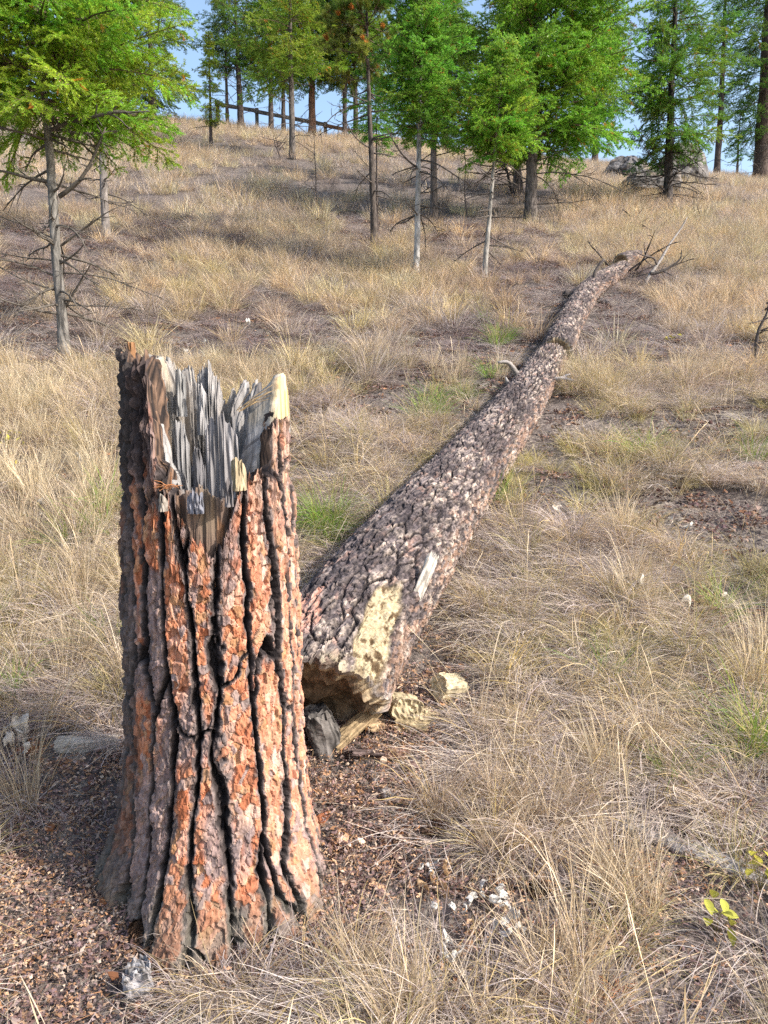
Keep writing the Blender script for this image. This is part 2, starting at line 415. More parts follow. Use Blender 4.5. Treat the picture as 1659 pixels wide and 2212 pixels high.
# the broken upper edge of the bark, turned inwards
top = V[-1]; inner = top * (1 - .13 * (.6 + .8 * vn(deg / 1.2, 0, 0, 35)))[:, None] ; inner[:, 2] = top[:, 2] - .015 - .03 * vn(deg / .9, 0, 0, 36); inn2 = top * (.80 + .06 * vn(deg / 1.5, 0, 0, 37))[:, None]; inn2[:, 2] = top[:, 2] - .25
nv = V.shape[0] * nc
rings = []
for k in range(1, 9):
    q_ = top + (inner - top) * k / 8; ns = fbm(deg / 1.1, q_[:, 2] * 30, k * .55, 50, 3) - .5; q_[:, 2] += ns * .045; q_[:, :2] *= (1 + (fbm(deg / .9, q_[:, 2] * 40, k * .6, 52, 2) - .5) * .04)[:, None]; rings.append(q_)
rings[-1] = inner
for k in range(1, 17):
    zk = inner[:, 2] - .25 * k / 16; f_ = .86 - .004 * k + (fbm(deg / 2.2, zk * 45, 0, 38, 3) - .5) * .16 + (fbm(deg / 7, zk * 12, 0, 39, 2) - .5) * .06
    q_ = top * f_[:, None]; q_[:, 2] = zk; rings.append(q_)
Vall = np.concatenate([V.reshape(-1, 3)] + rings); rz = np.concatenate(rings); rd = np.tile(deg, len(rings))
rc = mixc(np.array([.022, .018, .018]), np.array([.20, .125, .085]), sstep(.38, .68, fbm(rd / 1.5 + rz[:, 0] * 300, rz[:, 2] * 24, rz[:, 1] * 200, 40, 3)))
call = np.concatenate([c.reshape(-1, 3), rc])
jj = np.arange(nc); jj2 = (jj + 1) % nc
for k in range(len(rings)):
    a0 = (Zr.shape[0] - 1) * nc if k == 0 else nv + (k - 1) * nc; b0 = nv + k * nc
    F = np.concatenate([F, np.stack([a0 + jj, a0 + jj2, b0 + jj2, b0 + jj], 1)])
pidf = np.concatenate([pid.ravel(), np.full(len(rings) * nc, -1.0)]); ef = np.concatenate([e.ravel(), np.full(len(rings) * nc, 0.0)])
front = np.concatenate([(np.abs(vdeg) < 95).ravel() * 1.0, np.zeros(len(rings) * nc)])
split_plates("bark_furrows", "bark_plate", Vall, call, F, pidf, ef, .55, front, M_bark, stump, 140)

# -- wood shell with its jagged top and hollow
def fibres(deg_, seed, wdt=1.6):
    q = deg_ / wdt + 5.0 * fbm(deg_ / (wdt * 4.0), 0, 0, seed, 2)
    return _h(np.floor(q), 0, 0, seed + 1)
TW = np.radians(np.linspace(-180, 180, 760, endpoint=False) + VIEW); nw = len(TW); dw = (np.degrees(TW) - VIEW + 180) % 360 - 180
Hw = prof(H_WOOD, dw) + ((fibres(dw, 61, 2.6) - .5) * .034 + (fibres(dw, 62, .8) - .6) * .020 + (fibres(dw, 63, 7.0) - .5) * .05 * (np.abs(dw) > 92)) * np.where((dw > 48) & (dw < 88), .25, np.where(np.abs(dw) < 45, .6, 1.0))
front_low = (dw > -27) & (dw < 18)
FLOOR = .97
rows_o = [.80 + (Hw - .80) * k / 60 for k in range(61)]
rows_i = [Hw + (FLOOR - Hw) * k / 110 for k in range(1, 111)]
Zo = np.array(rows_o); Zi = np.array(rows_i)
Ro = np.array([stump_radius(TW, z) - .052 for z in Zo]); Dd = np.broadcast_to(dw, Zo.shape)
Ro = Ro + .020 * sstep(-27, -20, Dd) * sstep(19, 12, Dd) * sstep(.93, 1.0, Zo) - .004
Ro = Ro + .046 * sstep(46, 52, Dd) * sstep(100, 92, Dd) * sstep(1.36, 1.42, Zo)
frz = sstep(-27, -22, Dd) * sstep(19, 14, Dd)
Ro = Ro + (fibres(Dd + 2 * vn(Zo * 6, Dd / 30, 0, 66), 67, 1.2) - .5) * .006 * (1 - .75 * frz) + frz * ((fbm(Dd / 5, Zo * 5, 0, 68, 3) - .5) * .022 + (np.floor(fbm(Dd / 9, Zo * 3, 0, 69, 2) * 7) / 7 - .5) * .02)
Ro = Ro - (1 - sstep(0, .006, np.abs(((Dd * .9 + 3 * vn(Zo * 5, Dd / 20, 0, 62)) / 7.0) % 1.0 - .5) * .02)) * .004
thick = .034 + .03 * vn(dw / 14, 0, 0, 64) + .012 * (fibres(dw, 65, 2.0) - .5)
Di = np.broadcast_to(dw, Zi.shape)
Ri = np.array([stump_radius(TW, z) - .052 - thick * (1 + .6 * sstep(1.5, 1.0, z)) for z in Zi])
Ri = Ri + (thick + .052 - .008) * 0 + (np.array([stump_radius(TW, z) - .052 for z in Zi]) - .010 + .046 * sstep(46, 52, Di) * sstep(100, 92, Di) * sstep(1.36, 1.42, Zi) - Ri) * sstep(.09, .0, Hw[None] - Zi) * .75
Ri = Ri + sstep(.0, .06, Hw[None] - Zi) * (fibres(Di + 3 * vn(Zi * 5, Di / 25, 0, 70), 71, 5.0) - .5) * .022 + sstep(.0, .06, Hw[None] - Zi) * (fibres(Di + 3 * vn(Zi * 5, Di / 25, 0, 75), 76, 1.6) - .5) * .008 + sstep(.0, .06, Hw[None] - Zi) * (fibres(Di + 2 * vn(Zi * 9, Di / 15, 0, 72), 73, .9) - .5) * .008
Ri = Ri + sstep(.0, .12, Hw[None] - Zi) * (fbm(np.sin(TW) * 6, np.cos(TW) * 6, Zi * 9, 74, 3) - .5) * .03
Vo = stump_xyz(np.broadcast_to(TW, Zo.shape), Ro, Zo); Vi = stump_xyz(np.broadcast_to(TW, Zi.shape), Ri, Zi)
g1 = np.array([.335, .315, .30]); g2 = np.array([.17, .155, .15]); t1 = np.array([.46, .36, .23]); t2 = np.array([.30, .185, .10]); cream = np.array([.58, .46, .27])
def wood_col(D, Zz, inside):
    st = fibres(D + 2 * vn(Zz * 4, D / 30, 0, 80), 81, 1.1); big = fbm(D / 26, Zz * 3, 0, 82, 3)
    c = mixc(g1, g2, st * .6 + (big - .5) * 1.3)
    lw = sstep(-95, -118, D) * sstep(-172, -150, D) * sstep(1.2, 1.4, Zz)
    c = mixc(c, t1, lw * .55 * vn(D / 3, Zz * 8, 0, 83) + .25 * sstep(.6, .75, big))
    fr = sstep(-30, -24, D) * sstep(22, 15, D) * (0.2 if inside else 1.0)
    warm = fbm(D / 6, Zz * 7, 3, 84, 3)
    c = mixc(c, mixc(np.array([.155, .105, .08]), np.array([.25, .125, .065]), sstep(.5, .62, warm) * sstep(-4, 2, D)), fr * .97)
    st = st * (1 - fr) + fr
    c = mixc(c, np.array([.16, .12, .085]), fr * sstep(-12, -4, D) * sstep(8, 2, D) * sstep(1.1, 1.18, Zz) * .8)
    sp = sstep(50, 57, D + (st - .5) * 3) * sstep(90, 84, D) * sstep(1.40, 1.46, Zz + (big - .5) * .1)
    c = mixc(c, mixc(cream, np.array([.45, .30, .14]), sstep(.55, .7, vn(D / 2, Zz * 10, 0, 85))), sp * (.25 if inside else 1.0))
    c = mixc(c, g1 * .9, sp * sstep(.55, .6, vn(D / 5, 0, 0, 86)) * .6)
    c = mixc(c, np.array([.06, .05, .05]), (1 - sstep(.02, .08, st)) * .7)
    return c
co = wood_col(Dd, Zo, False); ci = wood_col(Di, Zi, True)
Vw = np.concatenate([Vo.reshape(-1, 3), Vi.reshape(-1, 3), [[0, 0, FLOOR - .04]]]); Cw = np.concatenate([co.reshape(-1, 3), ci.reshape(-1, 3), [[.12, .08, .05]]])
nr = len(rows_o) + len(rows_i)
i = np.arange(nr - 1)[:, None] * nw; j = np.arange(nw)[None]; j2 = (j + 1) % nw
Fw = np.stack([i + j, i + j2, i + nw + j2, i + nw + j], -1).reshape(-1, 4)
jw = np.arange(nw); lastr = (nr - 1) * nw
Fc = np.stack([lastr + jw, lastr + (jw + 1) % nw, np.full(nw, nr * nw), np.full(nw, nr * nw)], 1)
me = mesh_np("hollow_wood", Vw, Fw, [M_wood], Cw)
link("hollow_wood", me, stump)
mb = MB(); q = np.linspace(0, 2 * np.pi, 25)[:-1]
ring = [np.stack([rad * np.sin(q), -rad * np.cos(q), FLOOR + .03 + .02 * rng.standard_normal(24) + .12 * (rad - .02)], 1) for rad in (.02, .08, .14, .20)]
for a_, b_ in zip(ring[:-1], ring[1:]):
    vv = np.concatenate([a_, b_]); k = np.arange(24); mb.add(vv, np.stack([k, (k + 1) % 24, 24 + (k + 1) % 24, 24 + k], 1), (.16, .10, .055))
mb.build("rotten_core", M_chunk, stump)

def splinter(name, px0, px1, top, bot, y, thick, colr, parent, jag=.05, seed=0, back=None, lean=0.0, n=None):
    """a standing splinter of split wood seen between those image columns, its jagged top and foot at those rows"""
    A = ppx(px0, (top + bot) / 2, y); B = ppx(px1, (top + bot) / 2, y); zt = ppx((px0 + px1) / 2, top, y).z; zb = ppx((px0 + px1) / 2, bot, y).z
    wd = B.x - A.x; n = n or max(7, int(wd / .0026)); m = 30
    u = np.linspace(0, 1, n); rg = np.random.default_rng(seed + 900)
    fib = rg.random(n); fib2 = np.repeat(rg.random(n // 3 + 1), 3)[:n]
    arch = 1 - np.abs(u - .45) ** 2 * 2.2
    fib3 = np.repeat(rg.random(n // 7 + 2), 7)[:n]
    ht = (zt - zb) * (1 - jag * (fib * .8 + fib2 * .8 + fib3 * 1.2)) * np.where(jag > .02, .70 + .30 * arch, 1)
    t = np.linspace(0, 1, m)
    Zg = zb + t[:, None] * ht[None]
    U = np.broadcast_to(u, Zg.shape)
    wob = (vn(U * 14 + t[:, None] * 1.5, t[:, None] * 3, 0, seed + 5) - .5) * .014 + (fib[None] - .5) * .006 + (fib3[None] - .5) * .012
    bow = (1 - (2 * U - 1) ** 2) * .012
    Xg = A.x + U * wd + lean * t[:, None]
    fr = np.stack([Xg, np.full_like(Xg, y) + wob - bow, Zg], -1); bk = np.stack([Xg, y + wob - bow + .003 + (thick - .003) * np.sqrt(np.clip(1 - t[:, None], 0, 1)) * (.5 + .5 * fib[None]), Zg], -1)
    L = np.concatenate([fr.reshape(-1, 3), bk.reshape(-1, 3)]) - np.array([SX, SY, SZ])
    st = vn(U * 22 + t[:, None], t[:, None] * 2, 0, seed + 7)
    cc = mixc(np.array(colr), np.array(colr) * .5, sstep(.35, .75, st) * .9)
    cc = np.concatenate([cc.reshape(-1, 3)] * 2)
    g = (np.arange(m - 1)[:, None] * n + np.arange(n - 1)[None]).ravel(); o_ = m * n
    Fs = [np.stack([g, g + 1, g + n + 1, g + n], 1), np.stack([o_ + g + 1, o_ + g, o_ + g + n, o_ + g + n + 1], 1)]
    k = np.arange(n - 1) + (m - 1) * n; Fs.append(np.stack([k, k + 1, o_ + k + 1, o_ + k], 1))
    for e0 in (0, n - 1):
        k = np.arange(m - 1) * n + e0; q4 = np.stack([k, k + n, o_ + k + n, o_ + k], 1); Fs.append(q4 if e0 == 0 else q4[:, ::-1])
    return link(name, mesh_np(name, L, np.concatenate(Fs), [M_wood], cc, smooth=False), parent)

G = (.30, .285, .29)
splinter("splinter", 446, 514, 868, 1090, 2.20, .03, (.29, .275, .28), stump, .10, 1)
splinter("splinter", 372, 408, 888, 1060, 2.28, .025, (.33, .315, .31), stump, .12, 2)
splinter("splinter", 408, 442, 935, 1070, 2.30, .02, (.22, .21, .22), stump, .2, 3)
splinter("splinter", 500, 529, 978, 1060, 2.07, .02, (.44, .355, .23), stump, .10, 4)
splinter("splinter", 340, 359, 1050, 1105, 2.035, .015, (.32, .28, .24), stump, .2, 5)
splinter("splinter", 402, 438, 1030, 1110, 2.08, .02, (.27, .27, .31), stump, .25, 6)
splinter("splinter", 276, 292, 738, 820, 2.26, .018, (.38, .20, .10), stump, .02, 7)
splinter("splinter", 483, 502, 1000, 1095, 2.03, .02, (.20, .18, .18), stump, .22, 9)
splinter("splinter", 425, 446, 805, 940, 2.36, .02, (.36, .345, .34), stump, .10, 10)
splinter("splinter", 379, 400, 781, 900, 2.38, .02, (.33, .32, .31), stump, .10, 12)

# ------------------------------------------------------------------ the fallen log
def catmull(P, n):
    P = np.asarray(P, float); P = np.concatenate([[2 * P[0] - P[1]], P, [2 * P[-1] - P[-2]]]); out = []
    for k in range(1, len(P) - 2):
        t = np.linspace(0, 1, n, endpoint=False)[:, None]; a, b, c_, d = P[k - 1:k + 3]
        out.append(.5 * ((2 * b) + (-a + c_) * t + (2 * a - 5 * b + 4 * c_ - d) * t ** 2 + (-a + 3 * b - 3 * c_ + d) * t ** 3))
    return np.concatenate(out + [P[-2:-1]])

def build_log(root, P, rad, nth, step0, grow, seed, near_break=.06, far_break=.04, plates=0, near_feature=False, vis=110):
    C = catmull(P, 40); ln = np.r_[0, np.cumsum(np.linalg.norm(np.diff(C, axis=0), axis=1))]; LEN = ln[-1]
    s = [0.0]; st = step0
    while s[-1] < LEN: s.append(s[-1] + st); st *= grow
    s = np.array(s) * LEN / s[-1]
    a = np.concatenate([np.linspace(-vis, vis, nth), np.linspace(vis, 360 - vis, nth // 5)[1:-1]]); a = np.radians(a); n = len(a); dg = (np.degrees(a) + 180) % 360 - 180
    endj = (vn(dg / 4, 0, 0, seed) - .4) * near_break * 1.6 + (vn(dg / 14, 0, 0, seed + 1) - .5) * near_break * 2.2
    endf = (vn(dg / 6, 0, 0, seed + 2) - .5) * far_break * 2
    if near_feature: endj = np.abs(endj) * .4 + .15 * (1 - np.cos(a + .45)) + .07 * vn(dg / 13, 0, 0, seed + 40) ** 2 + .03 * vn(dg / 2.5, 0, 0, seed + 41) ** 3
    S = s[:, None] + endj[None] * np.clip(1 - s[:, None] / .5, 0, 1) + endf[None] * np.clip(1 - (LEN - s[:, None]) / .3, 0, 1)
    A = np.broadcast_to(a, S.shape); D = np.broadcast_to(dg, S.shape)
    r0 = np.interp(S, np.linspace(0, LEN, len(rad)), rad); r0 = r0 * (1 + .03 * np.sin(A * 2 + S) + .03 * (vn(S * 2, A * 0, 0, seed + 3) - .5))
    P3 = (r0 * np.sin(A), r0 * np.cos(A))
    rm = float(np.mean(rad[:max(2, len(rad) // 2)])); circ = 2 * np.pi * rm
    nu = max(8, int(circ / .060))
    h, e, pid, ori = bark_relief(A * rm + .07 * (fbm(P3[0] * 12, P3[1] * 12, S * 9, seed + 12, 3) - .5), S, P3, circ, nu, .19, seed + 5, .017, .009, 1.5)
    fw = .021; wx = (fbm(P3[0] * 40, P3[1] * 40, S * 30, seed + 6, 2) - .5) * 1.5
    fe, fid, _ = cells(A * rm / fw + wx, S / (fw * 2.3) + wx, fw, fw * 2.3, seed + 7, max(6, int(circ / fw)))
    h = h + (np.floor(((fid * 7.31) % 1) * 4) / 4 - .4) * .013 * sstep(.3, .9, e) - (1 - sstep(0, .0025, fe)) * .005 + (fbm(P3[0] * 90, P3[1] * 90, S * 60, seed + 8, 3) - .5) * .011
    black = np.array([.030, .025, .027]); char = np.array([.085, .068, .07]); grey = np.array([.21, .17, .16]); pale = np.array([.45, .365, .305]); pink = np.array([.52, .25, .17]); yel = np.array([.41, .34, .215])
    pk = (fid * 1.9 + pid * 3.1 + .35 * fbm(P3[0] * 5, P3[1] * 5, S * 3, seed + 15, 2)) % 1.0
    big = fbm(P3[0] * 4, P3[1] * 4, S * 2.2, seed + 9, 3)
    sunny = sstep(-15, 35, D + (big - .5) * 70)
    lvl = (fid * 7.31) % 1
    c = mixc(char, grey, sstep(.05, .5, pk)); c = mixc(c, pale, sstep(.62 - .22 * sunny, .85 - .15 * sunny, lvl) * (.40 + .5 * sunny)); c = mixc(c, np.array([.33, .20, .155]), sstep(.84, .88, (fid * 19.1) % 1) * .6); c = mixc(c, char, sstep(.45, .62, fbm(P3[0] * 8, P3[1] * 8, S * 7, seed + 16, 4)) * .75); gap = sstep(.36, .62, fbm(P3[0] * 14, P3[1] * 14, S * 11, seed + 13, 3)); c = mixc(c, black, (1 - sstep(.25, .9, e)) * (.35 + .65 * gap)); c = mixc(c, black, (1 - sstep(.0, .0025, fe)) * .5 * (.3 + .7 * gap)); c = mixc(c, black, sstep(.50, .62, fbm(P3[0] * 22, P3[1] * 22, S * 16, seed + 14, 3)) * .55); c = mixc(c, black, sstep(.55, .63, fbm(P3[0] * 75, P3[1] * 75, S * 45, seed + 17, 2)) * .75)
    c = mixc(c, np.array([.36, .215, .14]), sstep(60, 80, D) * sstep(.5, .7, (fid * 3.1) % 1) * .45)
    if near_feature:
        rot = sstep(.50, .62, vn(D / 18, S * 3.2, 0, seed + 20) * .30 + .30 * fbm(D / 7, S * 8, 0, seed + 24, 3) - .13 + .75 * np.exp(-((D - 50) / 21) ** 2 - ((S - .42) / .40) ** 2))
        h = h * (1 - .5 * rot) - rot * .016 + rot * (fbm(P3[0] * 35, P3[1] * 35, S * 18, seed + 21, 3) - .5) * .03
        pit = fbm(P3[0] * 45, P3[1] * 45, S * 28, seed + 23, 3)
        c = mixc(c, mixc(yel, np.array([.33, .27, .18]), (fid * 2.9) % 1), rot * .95); c = mixc(c, np.array([.10, .065, .035]), rot * sstep(.55, .63, pit))
        pnk = sstep(.50, .60, .85 * np.exp(-((D + 22) / 30) ** 2 - ((S - .36) / .24) ** 2) + .35 * vn(D / 9, S * 9, 0, seed + 22) - .1)
        c = mixc(c, mixc(pink, np.array([.40, .27, .23]), (fid * 6.1) % 1), pnk * .85 * sstep(.4, .9, e))
        endz = sstep(.20, .03, S + (big - .5) * .25)
        c = mixc(c, mixc(np.array([.36, .33, .32]), np.array([.10, .085, .085]), sstep(.4, .6, pk)), endz * .8 * sstep(30, -10, D))
        c = mixc(c, mixc(np.array([.46, .39, .26]), np.array([.14, .10, .07]), sstep(.4, .65, pk)), endz * .85 * sstep(-10, 30, D))
    rr = r0 + h
    ci = np.stack([np.interp(S, ln, C[:, k]) for k in range(3)], -1)
    Tn = np.gradient(C, axis=0); Tn /= np.linalg.norm(Tn, axis=1, keepdims=True); T = np.stack([np.interp(S, ln, Tn[:, k]) for k in range(3)], -1)
    side = np.cross(T, [0, 0, 1.0]); side /= np.linalg.norm(side, axis=-1, keepdims=True); up = np.cross(side, T)
    V = ci + rr[..., None] * (np.sin(A)[..., None] * side + np.cos(A)[..., None] * up)
    def inner(row, dep, fac, cc):
        """ring inside the broken end"""
        k = row
        dq = dep * (1 - .72 * np.clip(np.cos(a) + .35, 0, 1) * near_feature) + .20 * fac * (fbm(np.sin(a) * fac * 5, np.cos(a) * fac * 5, dep, seed + 33, 3) - .5) * (dep > .02)
        dq = dq * (1.0 if near_feature else .12); wg = fac ** 3; ck = np.stack([np.interp(S[k] * wg + S[k].mean() * (1 - wg), ln, C[:, q]) for q in range(3)], -1)
        v = ck + T[k] * dq[:, None] + (r0[k] * fac * (1 + .20 * (vn(np.sin(a) * 3, np.cos(a) * 3, dep * 9, seed + 30) - .5)))[:, None] * (np.sin(a)[:, None] * side[k] + np.cos(a)[:, None] * up[k])
        return v, np.broadcast_to(np.asarray(cc, float), (n, 3)) * (.4 + 1.2 * fbm(np.sin(a) * fac * 11, np.cos(a) * fac * 11, 0, seed + 31, 3))[:, None]
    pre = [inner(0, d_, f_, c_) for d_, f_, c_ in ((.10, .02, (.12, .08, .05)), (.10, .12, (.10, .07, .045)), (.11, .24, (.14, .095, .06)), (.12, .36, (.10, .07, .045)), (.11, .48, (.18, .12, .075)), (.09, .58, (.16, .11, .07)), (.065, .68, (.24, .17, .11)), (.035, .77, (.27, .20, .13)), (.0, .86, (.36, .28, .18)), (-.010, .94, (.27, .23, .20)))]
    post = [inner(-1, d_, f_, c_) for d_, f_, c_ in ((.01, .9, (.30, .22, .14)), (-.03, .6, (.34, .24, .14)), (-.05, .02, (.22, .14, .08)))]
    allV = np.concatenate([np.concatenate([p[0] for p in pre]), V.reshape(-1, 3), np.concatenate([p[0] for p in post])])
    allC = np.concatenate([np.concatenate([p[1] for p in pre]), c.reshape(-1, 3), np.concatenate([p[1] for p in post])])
    nrow = len(pre) + len(s) + len(post)
    i = np.arange(nrow - 1)[:, None] * n; j = np.arange(n)[None]; j2 = (j + 1) % n
    F = np.stack([i + j, i + n + j, i + n + j2, i + j2], -1).reshape(-1, 4)
    loc = np.array(root.location); allV = allV - loc
    pre_n = len(pre) * n; post_n = len(post) * n
    pid_ = np.r_[np.full(pre_n, -1.0), pid.ravel(), np.full(post_n, -1.0)]; e_ = np.r_[np.zeros(pre_n), e.ravel(), np.zeros(post_n)]
    kp = np.r_[np.zeros(pre_n), ((np.abs(D) < 100) * np.clip(1.6 - S / 2.2, .01, 2)).ravel(), np.zeros(post_n)]
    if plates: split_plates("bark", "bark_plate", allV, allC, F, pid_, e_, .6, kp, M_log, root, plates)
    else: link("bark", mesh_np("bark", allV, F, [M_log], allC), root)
    return C

def axis_pt(px, py, r, k=.72): return np.array(at(px, py, r * k))
LP = [axis_pt(648, 1592, .28, .60), axis_pt(735, 1399, .285, .68), axis_pt(866, 1212, .26), axis_pt(1007, 1027, .225), axis_pt(1092, 918, .195), axis_pt(1150, 835, .17), axis_pt(1188, 776, .165)]
log1 = thing("fallen_log", "long fallen pine log with dark scaly bark and a hollow broken end beside the stump", "log", tuple(LP[0]))
CL = build_log(log1, LP, [.29, .287, .275, .255, .232, .212, .194, .182, .172, .166, .165], 200, .0052, 1.0026, 101, .08, .03, plates=200, near_feature=True)
UP_ = [axis_pt(1193, 770, .16), axis_pt(1221, 715, .16), axis_pt(1246, 670, .16), axis_pt(1274, 628, .15), axis_pt(1312, 600, .14), axis_pt(1346, 581, .13)]
UP_[0] = UP_[0] + np.array([.02, -.05, .02])
log2 = thing("fallen_log", "upper length of fallen log beyond the crack, with a rotten yellow far end", "log", tuple(UP_[0]))
C2 = build_log(log2, UP_, [.166, .164, .16, .155, .14, .125], 110, .011, 1.004, 211, .02, .05, plates=90)
p0 = at(1340, 566, .13); p1 = at(1390, 556, .13)
log3 = thing("fallen_log", "short log piece with a dark round end lying past the top of the fallen log", "log", tuple(p0))
build_log(log3, [np.array(p0), np.array(p0.lerp(p1, .5)) + np.array([0, 0, .02]), np.array(p1)], [.125, .12, .10], 50, .02, 1.0, 307, .02, .05, plates=0)

def limb(parent, name, pts, rad, c, n=7, wob=.0, mat=None):
    mb = MB(); P = catmull([np.array(p) for p in pts], 6)
    if wob: P[1:-1] += (rng.random((len(P) - 2, 3)) - .5) * wob
    off = np.array(parent.location) if parent is not None else np.zeros(3)
    mb.tube(P - off, np.linspace(rad[0], rad[1], len(P)), n, c, .25)
    return mb.build(name, mat or M_limb, parent)
def on_log(px, py, y): return np.array(ppx(px, py, y))
yb = LP[5][1]
limb(log1, "branch_stub", [on_log(1118, 812, yb - .05), on_log(1108, 795, yb - .1), on_log(1097, 783, yb - .13), on_log(1076, 783, yb - .15)], (.028, .012), (.30, .27, .25))
limb(log1, "branch_stub", [on_log(1108, 838, yb - .1), on_log(1097, 826, yb - .15), on_log(1092, 815, yb - .15)], (.025, .008), (.32, .29, .27))
limb(log1, "branch_stub", [on_log(1192, 822, yb + .12), on_log(1212, 818, yb + .08), on_log(1240, 822, yb + .05)], (.03, .008), (.34, .31, .30))
limb(log1, "branch_stub", [on_log(1204, 824, yb + .1), on_log(1222, 812, yb + .1), on_log(1232, 808, yb + .1)], (.018, .005), (.34, .31, .30))
y2 = UP_[3][1]
limb(log2, "branch_stub", [on_log(1248, 646, y2 - .2), on_log(1230, 640, y2 - .25), on_log(1218, 634, y2 - .27)], (.055, .045), (.05, .042, .04))
limb(log2, "branch_stub", [on_log(1286, 612, y2 + .1), on_log(1285, 590, y2 + .1), on_log(1300, 566, y2 + .1), on_log(1306, 560, y2 + .1)], (.035, .012), (.12, .10, .09))
limb(log2, "branch_stub", [on_log(1293, 650, y2 - .2), on_log(1312, 655, y2 - .3), on_log(1325, 668, y2 - .35)], (.045, .02), (.035, .03, .03))
# pale split splinter standing at the right flank of the log near its end
def flat_chunk(name, parent, loc, size, rot, colr, seed, rough=.35, jag=.25, mat=None, dark=.5):
    """a torn block of wood: a box subdivided along its grain, its ends splintered and its sides uneven"""
    nx_, ny_, nz_ = 30, 14, 9
    u, v_, w_ = np.linspace(-1, 1, nx_), np.linspace(-1, 1, ny_), np.linspace(-1, 1, nz_)
    faces = {}; V = []; F = []
    def vid(i, j, k):
        key = (i, j, k)
        if key not in faces: faces[key] = len(V); V.append((u[i], v_[j], w_[k], i, j, k))
        return faces[key]
    for i in range(nx_ - 1):
        for j in range(ny_ - 1):
            F.append([vid(i, j, nz_ - 1), vid(i + 1, j, nz_ - 1), vid(i + 1, j + 1, nz_ - 1), vid(i, j + 1, nz_ - 1)]); F.append([vid(i, j, 0), vid(i, j + 1, 0), vid(i + 1, j + 1, 0), vid(i + 1, j, 0)])
        for k in range(nz_ - 1):
            F.append([vid(i, 0, k), vid(i + 1, 0, k), vid(i + 1, 0, k + 1), vid(i, 0, k + 1)]); F.append([vid(i, ny_ - 1, k), vid(i, ny_ - 1, k + 1), vid(i + 1, ny_ - 1, k + 1), vid(i + 1, ny_ - 1, k)])
    for j in range(ny_ - 1):
        for k in range(nz_ - 1):
            F.append([vid(0, j, k), vid(0, j, k + 1), vid(0, j + 1, k + 1), vid(0, j + 1, k)]); F.append([vid(nx_ - 1, j, k), vid(nx_ - 1, j + 1, k), vid(nx_ - 1, j + 1, k + 1), vid(nx_ - 1, j, k + 1)])
    V = np.array(V); x, y, z = V[:, 0], V[:, 1], V[:, 2]
    fib = _h(V[:, 4], V[:, 5], 0, seed)
    x = x * (1 - jag * fib * np.abs(x) ** 3)
    prof_ = 1 - rough * (fbm(x * 1.8 + seed, y, z, seed, 3) - .3)
    rnd = 1 - .16 * (y * y) * (z * z)
    y = y * prof_ * rnd + (vn(x * 1.2, z, 0, seed + 3) - .5) * rough; z = z * prof_ * rnd + (vn(x * 1.1, y, 0, seed + 4) - .5) * rough; y = y * (1 + (_h(V[:, 5] * 1.0 + V[:, 4] * 7, 0, 0, seed + 9) - .5) * .08); z = z * (1 + (_h(V[:, 4], np.floor(V[:, 3] / 5), 0, seed + 8) - .5) * .12) + (fbm(x * 4, y * 7, z * 5, seed + 10, 4) - .5) * .9 * rough
    L = np.stack([x * size[0] / 2, y * size[1] / 2, z * size[2] / 2], 1)
    st = vn(x * 2, V[:, 4] * 1.3 + V[:, 5] * 1.7, 0, seed + 6)
    cc = mixc(np.array(colr), np.array(colr) * dark, sstep(.4, .75, st))
    o = link(name, mesh_np(name, L, np.array(F), [mat or M_chunk], cc, smooth=False), parent)
    if parent is not None: loc = np.array(loc) - np.array(parent.location)
    o.location = tuple(loc); o.rotation_euler = rot
    return o
yw = LP[2][1] - .45
flat_chunk("wood_splinter", log1, on_log(918, 1245, yw - .05), (.24, .06, .02), (R(80), R(-62), R(35)), (.55, .50, .44), 401, .2, .5)

# ------------------------------------------------------------------ conifer boughs (shared meshes)
def needles(P, D, ln, wd, spread, colr, var, rg, flat=.6):
    """one thin pointed blade per point, fanned round the twig direction"""
    n = len(P); D = D / np.linalg.norm(D, axis=1, keepdims=True)
    up = np.tile([0, 0, 1.0], (n, 1)); s = np.cross(D, up); s /= np.maximum(np.linalg.norm(s, axis=1, keepdims=True), 1e-6); u = np.cross(s, D)
    a = rg.random(n) * 2 * np.pi
    lat = np.cos(a)[:, None] * s + np.sin(a)[:, None] * u * flat
    sp = spread * (.7 + .6 * rg.random(n))[:, None]
    d = D * np.cos(sp) + lat * np.sin(sp)
    L = ln * (.7 + .5 * rg.random(n))[:, None]
    sw = np.cross(d, rg.standard_normal((n, 3))); sw /= np.maximum(np.linalg.norm(sw, axis=1, keepdims=True), 1e-6)
    V = np.stack([P - sw * wd / 2, P + sw * wd / 2, P + d * L * .6 + sw * wd * .55, P + d * L], 1)
    V[:, 3] = P + d * L
    V2 = np.stack([P, P + d * L * .45 + sw * wd * .6, P + d * L, P + d * L * .45 - sw * wd * .6], 1)
    c = np.asarray(colr) * (1 + (rg.random((n, 1)) - .5) * var) * (1 + (rg.random((n, 3)) - .5) * .25)
    return V2.reshape(-1, 3), np.arange(4 * n).reshape(-1, 4), np.repeat(c, 4, 0)

